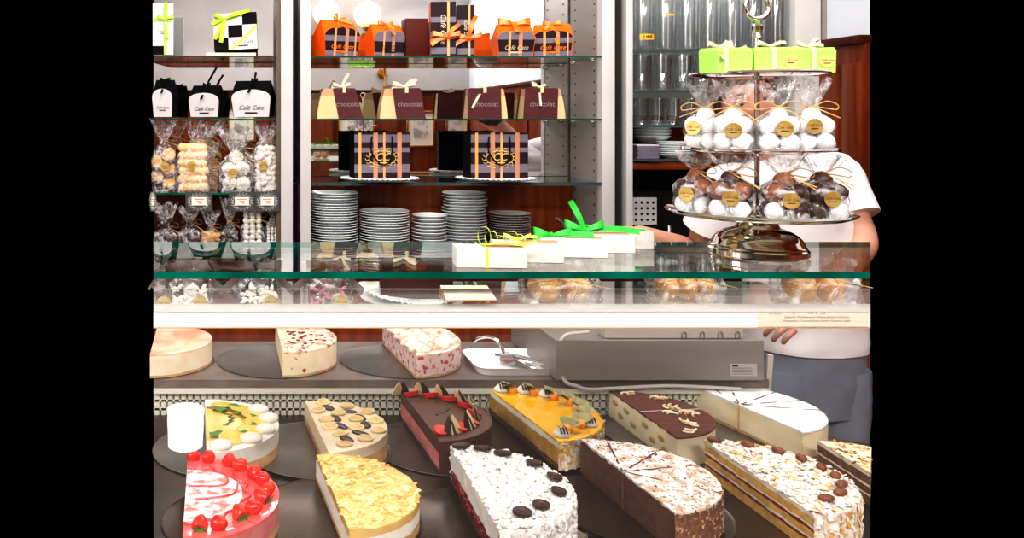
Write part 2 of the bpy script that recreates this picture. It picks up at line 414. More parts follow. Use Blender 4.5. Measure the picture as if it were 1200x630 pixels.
def room():
    b = MB(); b.slab([(XL, BACK), (XW, BACK), (XW, 3.1), (XL, 3.1)], -.05, 0, 'floor')
    b.slab([(TL * 3.1, 3.1), (XW, 3.1), (XW, DM + .02), (TL * DM, DM + .02)], -.05, 0, 'floor')
    struct(b.build('floor'))
    b = MB(); b.box(((XL + XW) / 2, (BACK + DM) / 2, CEIL + .03), (XW - XL, DM - BACK, .06), 'ceil'); struct(b.build('ceiling'))
    # wall behind the photographer: white above, wood below
    b = MB(); b.box(((XL + XW) / 2, BACK - .05, CEIL / 2), (XW - XL, .1, CEIL), 'wall'); struct(b.build('wall_rear'))
    b = MB(); b.box(((XL + XW) / 2, BACK + .015, DADO / 2), (XW - XL, .03, DADO), 'wood')
    n = 7
    for i in range(n):
        x0 = XL + (XW - XL) * (i + .5) / n
        b.box((x0, BACK + .04, .95), ((XW - XL) / n - .16, .02, 1.5), 'wood', bevel=.006)
    struct(b.build('trim_1'))
    b = MB(); b.box(((XL + XW) / 2, BACK + .03, DADO + .015), (XW - XL, .06, .03), 'woodd', bevel=.006); struct(b.build('trim_2'))
    b = MB(); b.box((XL - .05, (BACK + DM) / 2, CEIL / 2), (.1, DM - BACK, CEIL), 'wall'); struct(b.build('wall_left'))
    # right wall, built in two lengths with a gap left between them
    ya, yb = 3.06, 2.3
    b = MB()
    b.slab([(XW, ya), (XW + .1, ya + .1 / TR), (XW + .1, DM + .1), (XW, DM + .1)], 0, CEIL, 'wallr')
    b.box((XW + .05, (BACK + yb) / 2, CEIL / 2), (.1, yb - BACK, CEIL), 'wallr')
    struct(b.build('wall_right'))
    b = MB()
    b.box((XW - .008, (ya + DM) / 2, DADO / 2), (.016, DM - ya, DADO), 'wood')
    b.box((XW - .008, (BACK + yb) / 2, DADO / 2), (.016, yb - BACK, DADO), 'wood')
    for y0, y1 in ((3.075, 3.17), (3.20, 3.30), (3.33, 3.6)):
        b.box((XW - .02, (y0 + y1) / 2, .98), (.014, y1 - y0, 1.66), 'wood', bevel=.005)
    for y0 in (-1.3, -.3, .7, 1.6):
        b.box((XW - .02, y0 + .38, .95), (.014, .74, 1.5), 'wood', bevel=.005)
    struct(b.build('trim_3'))
    b = MB()
    b.box((XW - .015, (ya + DM) / 2, DADO + .015), (.05, DM - ya, .032), 'woodd', bevel=.006)
    b.box((XW - .015, (BACK + yb) / 2, DADO + .015), (.05, yb - BACK, .032), 'woodd', bevel=.006)
    struct(b.build('trim_4'))
    b = MB(); b.slab([(TL * (DM + .02), DM + .02), (XW, DM + .02), (XW, DM + .1), (TL * (DM + .1), DM + .1)], 0, CEIL, 'wall'); struct(b.build('wall_back'))
room()

# things on the wall behind the photographer (seen in the mirror)
def sconce(x, z, gr, label, lit):
    t = thing('wall_sconce', label, 'wall lamp', (x, BACK, z))
    b = MB(); b.lathe([(0, .0), (.055, .0), (.05, .015), (.02, .02), (0, .025)], 'brass', T=Matrix.Rotation(-PI / 2, 4, 'X')); b.build('wall_plate', t)
    b = MB(); b.tube([(0, .02, 0), (0, .10, -.04), (0, .16, -.02), (0, .17, .05)], .011, 'brass')
    b.lathe([(0, -.16), (.008, -.15), (.018, -.12), (.01, -.09), (.014, -.05), (.008, -.03), (.012, 0), (0, .01)], 'brass', (0, .17, -.02), 16)
    b.build('arm', t)
    b = MB(); b.lathe([(0, .05), (.035, .055), (.055, .085), (.05, .1), (.02, .09), (0, .09)], 'brass', (0, .17, 0)); b.build('cup', t)
    b = MB(); b.ball((0, .17, .09 + gr * .93), gr, lit, 24); b.build('globe', t)
sconce(.42, 2.43, .13, 'white globe wall lamp on brass arm reflected at the left gap between the shelving units', 'globe')
sconce(.73, 2.47, .14, 'white globe wall lamp reflected above the leftmost orange box', 'globe')
sconce(1.15, 2.46, .14, 'white globe wall lamp reflected between the two left orange boxes', 'globe')
sconce(1.33, 2.08, .035, 'small brass wall lamp with tiny lit bulb reflected behind second brown chocolate box', 'bulb')
def picture(x, z, w, h, label):
    t = thing('framed_picture', label, 'picture', (x, BACK + .05, z))
    b = MB()
    for s in (-1, 1):
        b.box((s * (w / 2 - .01), .012, 0), (.022, .024, h), 'brass', bevel=.003); b.box((0, .012, s * (h / 2 - .01)), (w - .044, .024, .022), 'brass', bevel=.003)
    b.build('frame', t)
    b = MB(); b.box((0, .006, 0), (w - .04, .006, h - .04), 'mount'); b.build('mount', t)
    b = MB(); b.box((0, .0105, 0), (w * .5, .003, h * .5), 'picpaper'); b.build('print', t)
picture(1.05, 1.50, .38, .34, 'gilt framed print with cream mount reflected left above the left striped gift bag')
picture(1.72, 1.50, .30, .38, 'gilt framed print reflected to the right of the left striped gift bag')
picture(-.15, 1.55, .30, .36, 'gilt framed print reflected behind the bags on the left shelf')
picture(2.10, 1.50, .24, .38, 'narrow gilt framed print reflected left of the right striped gift bag')

# ================================================================ shelving
ZC = Z(325, DU)          # counter top of the back cabinets
ZTOP = 2.35
def wall_mirror():
    t = thing('wall_mirror', 'large mirror covering the wall behind the left and middle shelving', 'mirror', (0, DM, 0))
    x0, x1 = TL * DM, X(722, DM) + .02
    b = MB(); b.box(((x0 + x1) / 2, .006, (1.33 + ZTOP) / 2), (x1 - x0, .012, ZTOP - 1.33), 'mirror'); b.build('mirror_glass', t)
    xg0, xg1 = X(343, DU), X(352, DU)
wall_mirror()
def lower_cabinet():
    x0, x1 = TL * DU, XW - .03
    t = thing('base_cabinet', 'red-brown wooden base cabinet along the back wall under the shelving', 'cabinet', (0, 0, 0))
    b = MB(); b.slab([(TL * (DU + .02), DU + .02), (x1, DU + .02), (x1, DM - .01), (TL * (DM - .01), DM - .01)], 0, ZC - .035, 'wood'); b.build('carcass', t)
    b = MB(); b.slab([(TL * (DU - .03), DU - .03), (x1, DU - .03), (x1, DM - .01), (TL * (DM - .01), DM - .01)], ZC - .035, ZC, 'woodd'); b.build('worktop', t)
    n = 5
    for i in range(n):
        w = (x1 - x0 - .05) / n
        b = MB(); b.box((x0 + .03 + w * (i + .5), DU + .008, .50), (w - .02, .022, .78), 'wood', bevel=.004)
        b.box((x0 + .03 + w * (i + .5), DU - .004, .50), (w - .14, .012, .62), 'wood', bevel=.004)
        d = b.build('door', t)
        b = MB(); b.ball((x0 + .03 + w * (i + .88), DU - .022, .72), .014, 'brass', 12); b.build('knob', d)
lower_cabinet()

def glass_shelf(t, x0, x1, z, y0=DU, y1=DM - .02, th=.006, edge='edge', trap=False, sl=False):
    b = MB()
    xa0, xa1 = (TL * y0, TL * y1) if trap else (x0, x0)
    p = [(xa0, y0), (x1, y0), (x1, y1), (xa1, y1)]
    top = [b.v((x, y, z + th / 2)) for x, y in p]; bot = [b.v((x, y, z - th / 2)) for x, y in p]
    b.f(top, 'glass'); b.f(bot[::-1], 'glass')
    for i in range(4): b.f([top[i], bot[i], bot[(i + 1) % 4], top[(i + 1) % 4]], edge)
    return b.build('shelf', t)

# left unit
LU = thing('shelving_unit', 'left shelving unit with glass shelves of white boxes and sweet bags', 'shelving', (0, 0, 0))
b = MB(); b.box(((X(329, DU) + X(343, DU)) / 2, DU + .02, (ZC + ZTOP) / 2), (X(343, DU) - X(329, DU), .05, ZTOP - ZC), 'post', bevel=.002); b.build('post', LU)
b = MB(); b.box((X(329, DU) - .008, (DU + DM) / 2 - .01, (ZC + ZTOP) / 2), (.016, DM - DU - .04, ZTOP - ZC), 'brownpanel'); b.build('side_panel', LU)
b = MB(); b.slab([(TL * (DM - .05), DM - .05), (X(329, DU) - .018, DM - .05), (X(329, DU) - .018, DM - .03), (TL * (DM - .03), DM - .03)], ZC, 1.33, 'woodd'); b.build('back_panel', LU)
xr = X(329, DU) - .018
ZL = [Z(66, DU), Z(140, DU), Z(227, DU), Z(299, DU)]
for i, z in enumerate(ZL): glass_shelf(LU, 0, xr, z, trap=True, edge='edged' if i == 0 else 'edge', th=.007 if i else .005)
# middle unit
MU = thing('shelving_unit', 'middle shelving unit with glass shelves of orange and brown gift boxes', 'shelving', (0, 0, 0))
xa, xb = X(352, DU), X(364, DU); xc, xd = X(705, DU), X(720, DU)
for p, q in ((xa, xb), (xc, xd)):
    b = MB(); b.box(((p + q) / 2, DU + .02, (ZC + ZTOP) / 2), (q - p, .05, ZTOP - ZC), 'post', bevel=.002); b.build('post', MU)
b = MB(); b.box((xc + .012, (DU + .05 + DM - .015) / 2, (ZC + ZTOP) / 2), (.018, DM - .015 - DU - .05, ZTOP - ZC), 'panelg')
for yy in (DU + .08, DM - .07):
    for k in range(30):
        b.box((xc + .0025, yy, ZC + .1 + k * .045), (.002, .007, .007), 'niche')
b.build('side_panel', MU)
b = MB(); b.box((xb - .011, (DU + .05 + DM - .015) / 2, (ZC + ZTOP) / 2), (.018, DM - .015 - DU - .05, ZTOP - ZC), 'panelg'); b.build('side_panel', MU)
b = MB(); b.box(((xb + xc) / 2, DM - .03, (ZC + 1.33) / 2), (xc - xb - .002, .02, 1.33 - ZC), 'wood'); b.build('back_panel', MU)
ZM = [Z(66.5, DU), Z(140, DU), Z(215.5, DU)]
glass_shelf(MU, xb - .001, xc + .001, ZM[0], edge='edged', th=.007)
glass_shelf(MU, xb - .001, xc + .001, ZM[1], edge='edged', th=.007)
glass_shelf(MU, xb - .001, xc + .001, ZM[2], edge='edgeg', th=.013)
for zz in ZM[:2]:
    for yy in (DU + .08, DM - .07):
        b = MB(); b.tube([(xc + .004, yy, zz - .009), (xc - .018, yy, zz - .009)], .005, 'chrome'); b.build('shelf_pin', MU)
# right unit
RU = thing('shelving_unit', 'right shelving unit holding drinking glasses behind the tiered stand', 'shelving', (0, 0, 0))
xe, xf = X(733.5, DU), X(741, DU); xg, xh = X(931, DU), X(961, DU)
b = MB(); b.box(((xe + xf) / 2, DU + .02, (ZC + ZTOP) / 2), (xf - xe, .05, ZTOP - ZC), 'post', bevel=.002); b.build('post', RU)
b = MB(); b.box(((xg + xh) / 2, DU + .02, (ZC + ZTOP) / 2), (xh - xg, .05, ZTOP - ZC), 'post', bevel=.002); b.build('post', RU)
b = MB(); b.box((X(964.5, DU), DU + .015, (ZC + ZTOP) / 2), (.018, .05, ZTOP - ZC), 'panelg'); b.build('cover_strip', RU)
for x in (xf - .012, xg + .012):
    b = MB(); b.box((x, (DU + .05 + DM - .01) / 2, (ZC + ZTOP) / 2), (.016, DM - .01 - DU - .05, ZTOP - ZC), 'panelg'); b.build('side_panel', RU)
zn = Z(203, DU)
b = MB(); b.box(((xf + xg) / 2, DM - .02, (1.62 + ZTOP) / 2), (xg - xf, .02, ZTOP - 1.62), 'paleback'); b.build('back_panel', RU)  # pale and wooden backs paint in what a mirrored back would reflect
b = MB(); b.box(((xf + xg) / 2, DM - .02, (zn + 1.618) / 2), (xg - xf, .02, 1.618 - zn), 'wood'); b.build('back_panel', RU)
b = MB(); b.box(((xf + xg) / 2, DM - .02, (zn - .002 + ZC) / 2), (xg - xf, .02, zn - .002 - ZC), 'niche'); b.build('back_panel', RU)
ZR = [Z(58.5, DU), Z(107, DU), Z(148, DU), Z(187.5, DU)]
for z in ZR: glass_shelf(RU, xf + .001, xg - .001, z, edge='edgeg', th=.009)
b = MB(); b.box(((xf + xg) / 2, (DU + DM) / 2, Z(195, DU)), (xg - xf - .002, DM - DU - .06, Z(191, DU) - Z(199.5, DU)), 'wood', bevel=.002); b.build('wooden_shelf', RU)
# dark two-tone strip between middle and right units, painted as the gap's reflection
fz = Z(95, DU)
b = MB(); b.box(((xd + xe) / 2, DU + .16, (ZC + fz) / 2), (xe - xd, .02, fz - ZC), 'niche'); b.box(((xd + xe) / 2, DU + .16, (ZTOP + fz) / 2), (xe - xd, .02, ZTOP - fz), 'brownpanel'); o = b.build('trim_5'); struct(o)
b = MB(); b.box(((X(343, DU) + xa) / 2, DU + .2, (ZC + 1.33) / 2), (xa - X(343, DU), .02, 1.33 - ZC), 'woodd'); struct(b.build('trim_6'))

# ================================================================ the glass counter
HG = .208; DG0, DG1 = 1.144, 1.423
DB = 1.19; DE = 1.91; HLEDGE = .594; HBASE = .678
ZG = EYE - HG; ZBASE = EYE - HBASE; ZLEDGE = EYE - HLEDGE
def trap(y0, y1, inset=0): return [(TL * y0, y0), (TR * y0, y0), (TR * y1, y1), (TL * y1, y1)]
CT = thing('display_counter', 'glass cake counter with green-edged glass top and cream light rail', 'counter', (0, 0, 0))
def pane(p, z0, z1, edge, name, m='glass'):
    b = MB()
    top = [b.v((x, y, z1)) for x, y in p]; bot = [b.v((x, y, z0)) for x, y in p]
    b.f(top, m); b.f(bot[::-1], m)
    for i in range(4): b.f([top[i], bot[i], bot[(i + 1) % 4], top[(i + 1) % 4]], edge if i % 2 == 0 else m)
    return b.build(name, CT)
pane(trap(DG0, DG1), ZG - .0095, ZG, 'edge', 'glass_top')
# upright front pane under the top
zp1, zp0 = Z(338.5, 1.185), Z(364, 1.185)
b = MB()
for y in (1.182, 1.188):
    b.f([b.v((TL * y, y, zp0)), b.v((TR * y, y, zp0)), b.v((TR * y, y, zp1)), b.v((TL * y, y, zp1))], 'pane' if y < 1.185 else 'front')
b.f([b.v((TL * 1.182, 1.182, zp1)), b.v((TR * 1.182, 1.182, zp1)), b.v((TR * 1.188, 1.188, zp1)), b.v((TL * 1.188, 1.188, zp1))], 'pedge')
b.build('front_pane', CT)
# white rail
zr1, zr0 = Z(361.5, 1.17), Z(383, 1.17)
b = MB(); y0, y1 = 1.17, 1.20
for za, zb, yy, mm in ((zr0, zr1 - .004, y0, 'rail'), (zr1 - .004, zr1, y0 - .002, 'pedge'), (zr0 - .0016, zr0, y0 - .001, 'kraft')):
    b.slab([(TL * yy, yy), (TR * yy, yy), (TR * y1, y1), (TL * y1, y1)], za, zb, mm)
b.build('light_rail', CT)
# price strip
ps = MB(); xs0 = X(889, 1.1675)
ps.f([ps.v((xs0, 1.168, zr0 + .001)), ps.v((TR * 1.168, 1.168, zr0 + .001)), ps.v((TR * 1.168, 1.168, zr1 - .005)), ps.v((xs0 - .003, 1.168, zr1 - .005))], 'strip')
text_on(ps, 'Mini Torte', (X(908, 1.167), 1.1672, Z(366.8, 1.167)), .0042, 'greyink')
text_on(ps, 'St.', (X(931, 1.167), 1.1672, Z(366.8, 1.167)), .0042, 'greyink')
text_on(ps, '1,90   €   3,80', (X(957, 1.167), 1.1672, Z(366.8, 1.167)), .0042, 'greyink')
text_on(ps, 'Käsesahne / Preiselbeersahne / Himbeer-Schoko / Linzertorte', (X(957.5, 1.167), 1.1672, Z(371.2, 1.167)), .0036, 'greyink')
text_on(ps, 'Himbeersahne / Torte nach Saison / Mandel / Nusstorte / Sacher', (X(957.5, 1.167), 1.1672, Z(375.6, 1.167)), .0036, 'greyink')
ps.build('price_strip', CT)
# inner glass shelf behind the rail
HI = .290; ZI = EYE - HI
pane(trap(1.205, 1.50), ZI - .006, ZI, 'edge', 'inner_shelf')
# front glass of the cake case
b = MB()
b.f([b.v((TL * 1.175, 1.175, ZBASE - .06)), b.v((TR * 1.175, 1.175, ZBASE - .06)), b.v((TR * 1.185, 1.185, zr0)), b.v((TL * 1.185, 1.185, zr0))], 'front')
b.build('case_front_glass', CT)
# floor of the case, ledge, rail and vent
XE = X(895, 1.93); XF = X(909, 1.93)
b = MB(); b.slab([(TL * 1.18, 1.18), (TR * 1.18, 1.18), (TR * 1.75, 1.75), (1.235, 1.775), (XF, DE + .02), (TL * (DE + .02), DE + .02)], ZBASE - .03, ZBASE, 'base'); b.build('case_floor', CT)
b = MB(); b.slab([(TL * DE, DE), (XE, DE), (XE, 2.24), (TL * 2.24, 2.24)], ZLEDGE - .019, ZLEDGE, 'marble'); b.build('stone_ledge', CT)
b = MB(); b.slab([(TL * (DE - .004), DE - .004), (XE, DE - .004), (XE, DE + .03), (TL * (DE + .03), DE + .03)], ZLEDGE - .0305, ZLEDGE - .0195, 'vent'); b.build('ledge_rail', CT)
b = MB(); b.slab([(TL * (DE + .016), DE + .016), (XE, DE + .016), (XE, DE + .03), (TL * (DE + .03), DE + .03)], ZBASE, ZLEDGE - .031, 'ventd')
n = 92; x0, x1 = TL * (DE + .01), XE
for i in range(n):
    xx = x0 + (x1 - x0) * (i + .5) / n
    b.box((xx, DE + .013, (ZBASE + ZLEDGE - .032) / 2), (.0105, .006, ZLEDGE - .032 - ZBASE), 'vent')
for zz in (.25, .62): b.box(((x0 + x1) / 2, DE + .0125, ZBASE + (ZLEDGE - .031 - ZBASE) * zz), (x1 - x0, .005, .005), 'vent')
b.build('vent_grille', CT)
b = MB(); b.slab(trap(1.24, 1.70), 0, ZBASE - .031, 'post'); b.slab([(TL * 1.7, 1.7), (XE - .02, 1.7), (XE - .02, 2.22), (TL * 2.22, 2.22)], 0, ZBASE - .031, 'post'); b.build('plinth', CT)

# device on the ledge, its cable and the tools tray
bx0, bx1, by = X(652, 1.895), X(895, 1.895), 1.895
t = thing('cooling_unit', 'taupe metal box unit on the stone ledge behind the tiramisu cake', 'appliance', (0, 0, 0))
zt = Z(399, by)
b = MB(); b.slab([(bx0, by), (bx1, by), (bx1, 2.23), (bx0, 2.23)], ZLEDGE + .004, zt, 'machine'); b.build('housing', t, 30)
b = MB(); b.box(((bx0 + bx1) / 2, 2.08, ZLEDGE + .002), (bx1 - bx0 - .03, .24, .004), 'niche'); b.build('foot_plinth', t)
b = MB(); b.box(((X(712, by) + X(876, by)) / 2, by + .035, zt + .036), (X(876, by) - X(712, by), .04, .07), 'machl', bevel=.003); b.build('back_plate', t)
for px in (805, 826.5, 848, 868):
    x = X(px, by); z = zt + .001
    b = MB(); b.tube([(x - .005, by + .013, z), (x - .005, by + .012, z + .012), (x, by + .011, z + .017), (x + .005, by + .012, z + .012), (x + .005, by + .013, z)], .0012, 'greyink', 6); b.build('wire_hook', t)
b = MB(); xs, zs = X(871, by), Z(433, by)
b.box((xs, by - .0006, zs), (.062, .001, .028), 'sticker')
for k in range(4): b.box((xs - .004 + .003 * (k % 2), by - .0014, zs + .004 - .0045 * k), (.045, .0006, .0016), 'greyink')
b.box((xs - .019, by - .0014, zs + .0095), (.012, .0006, .004), 'ink')
b.build('rating_label', t)
cb = MB()
pts = [W(690, 389, 1.90), W(680, 390, 1.90), W(664, 392, 1.90), W(656, 402, 1.90), W(655, 420, 1.90), W(657, 436, 1.90), W(664, 448, 1.895), W(676, 452, 1.895)]
pts += [Vector((X(p, 1.895), 1.895, Z(454 + 2*math.sin(p*.03), 1.895))) for p in (690, 730, 780, 830, 868)]
def smooth(pts, n=4):
    pts = [Vector(p) for p in pts]; out = []
    for i in range(len(pts) - 1):
        p0 = pts[max(0, i - 1)]; p1 = pts[i]; p2 = pts[i + 1]; p3 = pts[min(len(pts) - 1, i + 2)]
        for k in range(n):
            s = k / n
            out.append(.5 * ((2 * p1) + (p2 - p0) * s + (2 * p0 - 5 * p1 + 4 * p2 - p3) * s * s + (3 * p1 - p0 - 3 * p2 + p3) * s ** 3))
    out.append(pts[-1]); return out
cb.tube(smooth(pts), .0042, 'cable', 8)
tag(cb.build('power_cable'), 'pale cable looping down left side of the taupe metal box', 'cable')
b = MB(); p0 = W(893, 458, 1.95)
b.box((X(900, 1.925), 1.925, (ZBASE + Z(415, 1.925)) / 2), (.013, .008, Z(415, 1.925) - ZBASE), 'machl', Euler((0, R_(4), 0)), bevel=.002)
tag(b.build('upright_strip'), 'narrow beige upright strip right of the taupe metal box', 'strip')

def rrect(w, d, r, n=5):
    out = []
    for cx, cy, a in ((w / 2 - r, d / 2 - r, 0), (-w / 2 + r, d / 2 - r, 90), (-w / 2 + r, -d / 2 + r, 180), (w / 2 - r, -d / 2 + r, 270)):
        for k in range(n + 1):
            an = R_(a + 90 * k / n); out.append((cx + r * math.cos(an), cy + r * math.sin(an)))
    return out
# white tray with cake server and tongs
tx, ty = X(597, 2.02), 2.02
b = MB(); w, d = .195, .165
secs = [(0, 0, 0), (.94, .0, .0), (1.0, .016, 0), (1.03, .018, 0), (1.0, .014, 0), (.92, .004, 0), (0, .004, 0)]
rings = []
for s_, z_, _ in secs:
    if s_ == 0: rings.append([b.v((0, 0, z_))])
    else: rings.append([b.v((x * s_, y * s_, z_)) for x, y in rrect(w, d, .03)])
for a, c in zip(rings, rings[1:]):
    n = max(len(a), len(c))
    for k in range(n):
        q = [a[k % len(a)], a[(k + 1) % len(a)], c[(k + 1) % len(c)], c[k % len(c)]]
        q2 = []; [q2.append(z) for z in q if z not in q2]
        b.f(q2, 'whitep')
tag(b.build('serving_tray', loc=(tx, ty, ZLEDGE)), 'white rounded tray with cake tools on the stone ledge', 'tray')
t = thing('cake_server', 'steel cake server with curved handle lying on the white tray', 'cake server', (tx, ty, ZLEDGE), 0)
b = MB(); b.strip([(-.005, .03, .024), (.0, .0, .014), (.03, -.035, .008), (.05, -.055, .007)], [Vector((.012, .008, 0)), Vector((.026, .014, 0)), Vector((.018, .012, 0)), Vector((.003, .002, 0))], 'chrome'); b.build('blade', t)
b = MB(); b.tube(smooth([(-.005, .03, .024), (-.012, .05, .045), (-.03, .065, .052), (-.055, .075, .046), (-.068, .078, .036)]), .004, 'chrome', 8, None); b.build('handle', t)
t = thing('serving_tongs', 'steel serving tongs lying on the white tray right of the server', 'tongs', (tx, ty, ZLEDGE), 0)
for s in (-1, 1):
    b = MB(); b.tube(smooth([(-.02, .05, .011), (.02, .025 + s * .012, .015), (.05, -.005 + s * .014, .014), (.075, -.025 + s * .008, .012)]), .003, 'chrome', 6); 
    b.box((.078, -.028 + s * .008, .012), (.018, .012, .004), 'chrome', Euler((0, 0, -.6)), bevel=.001); b.build('tong_arm', t)

# folded price note on the pane
t = thing('price_card', 'blank cream folded card hooked over the front pane', 'card', (0, 0, 0))
b = MB(); x0, x1 = X(518, 1.18), X(580, 1.18)
zc = Z(336, 1.18)
b.f([b.v((x0, 1.192, zc)), b.v((x1 - .008, 1.192, zc)), b.v((x1, 1.172, Z(350.5, 1.172))), b.v((x0 + .004, 1.172, Z(351, 1.172)))], 'strip')
b.f([b.v((x0 + .004, 1.172, Z(351, 1.172))), b.v((x1, 1.172, Z(350.5, 1.172))), b.v((x1, 1.1715, Z(352.5, 1.172))), b.v((x0 + .004, 1.1715, Z(353, 1.172)))], 'kraft')
b.f([b.v((x0, 1.192, zc)), b.v((x0 - .001, 1.194, Z(349, 1.19))), b.v((x0 + .003, 1.176, Z(352, 1.176))), b.v((x0 + .004, 1.172, Z(351, 1.172)))], 'kraft')
b.build('card_sheet', t)

# ================================================================ light
def area(name, loc, target, sx, sy, power, col=(1, .97, .94)):
    l = bpy.data.lights.new(name, 'AREA'); l.shape = 'RECTANGLE'; l.size = sx; l.size_y = sy; l.energy = power; l.color = col
    o = bpy.data.objects.new(name, l); COL.objects.link(o); o.location = loc
    d = Vector(target) - Vector(loc); o.rotation_euler = d.to_track_quat('-Z', 'Y').to_euler()
    return o
area('aisle_fill', (.8, 2.1, 3.1), (.8, 3.35, 1.3), 2.4, .5, 55)  # added fill aimed at the shelves, no fitting of its own
area('room_fill', (.3, -1.15, 3.12), (.6, 2.0, 1.1), 2.8, .2, 112)  # added frontal fill, set above what the mirror shows
area('side_fill', (-2.2, .7, 2.3), (.9, 1.9, 1.0), 1.0, 1.0, 34)  # added fill from the left, no lamp stands there
area('rear_fill', (0, -.5, 3.12), (0, -.6, 0), 3.5, .8, 26)  # added fill over the rear of the room, unseen
w = bpy.data.worlds.new('dark'); S.world = w; w.use_nodes = True
w.node_tree.nodes['Background'].inputs['Color'].default_value = (0, 0, 0, 1)
w.node_tree.nodes['Background'].inputs['Strength'].default_value = 0
S.view_settings.view_transform = 'Standard'
S.view_settings.look = 'High Contrast'
S.view_settings.exposure = -0.42
S.cycles.use_denoising = True
S.cycles.transparent_max_bounces = 24
S.cycles.max_bounces = 10
S.cycles.glossy_bounces = 6
S.cycles.sample_clamp_indirect = 6
# ================================================================ ribbons, boxes
def bow(b, c, s, m, front=-1, tails=(), T=None, droop=.25, wide=.5, loops=((-1, 1), (1, 1))):
    # a tied bow centred at c; loops lie left and right, tails given as (dx, dy, dz) end points
    old = b.M
    if T: b.M = old @ T
    c = Vector(c)
    for sx, sc in loops:
        P, Wd = [], []
        for k in range(13):
            a = k / 12 * 2 * PI
            r = (1 - math.cos(a)) / 2
            P.append(c + Vector((sx * s * sc * r, -.22 * s * math.sin(a), s * .35 * r * (1 - droop * r * 2) + .05 * s * math.sin(a))))
            ww = s * wide * .5 * (.35 + .65 * r)
            Wd.append(Vector((0, .35 * ww, ww)))
        b.strip(P, Wd, m)
    b.ball(c + Vector((0, 0, .05 * s)), (.17 * s, .16 * s, .17 * s), m, 10)
    for dx, dy, dz in tails:
        e = c + Vector((dx, dy, dz)); n = 7; P, Wd = [], []
        d = (e - c).normalized()
        side = d.cross(Vector((0, -1, .3))).normalized()
        for k in range(n):
            q = k / (n - 1)
            P.append(c.lerp(e, q) + Vector((0, -.06 * s * math.sin(q * PI * 2), .12 * s * math.sin(q * PI))))
            Wd.append(side * (s * wide * .38 * (.5 + .5 * min(1, q * 2.5))))
        b.strip(P, Wd, m)
    b.M = old

def arch_poly(w0, w1, h, ha, n=14, x0=0):
    # front panel: bottom half width w0, shoulder half width w1 at height ha, arched up to h
    pts = [(-w0, 0), (w0, 0), (w1, ha)]
    for k in range(1, n):
        a = PI * k / n
        pts.append((w1 * math.cos(a), ha + (h - ha) * math.sin(a) ** .75))
    pts.append((-w1, ha))
    return pts
def pattern_panel(b, x0, x1, z0, z1, y, hb, vl, base='plum', band='lilac', T=None):
    # tartan-like card: hb = list of (zlo, zhi) pale bands, vl = list of (xlo, xhi, mat) upright lines, all 0..1
    xs = sorted({0, 1} | {v for l in vl for v in l[:2]}); zs = sorted({0, 1} | {v for l in hb for v in l})
    def fn(i, j):
        xm = (xs[i] + xs[i + 1]) / 2; zm = (zs[j] + zs[j + 1]) / 2
        for a, c, m in vl:
            if a < xm < c: return m
        return band if any(a < zm < c for a, c in hb) else base
    b.cells([x0 + (x1 - x0) * x for x in xs], [z0 + (z1 - z0) * z for z in zs], y, fn, T)

LOGO = 'Café Cate'
def logo_on(b, c, size, m, T=None, lean=0, bar=True, shear=.35):
    text_on(b, LOGO, c, size, m, shear=shear, bold=0, T=T, lean=lean)
    if bar:
        A = (T or Matrix()) @ Matrix.Translation(c) @ Matrix.Rotation(lean, 4, 'X')
        old = b.M; b.M = old @ A
        b.box((.0, 0, -size * .8), (size * 2.0, .0006, size * .26), m); b.M = old

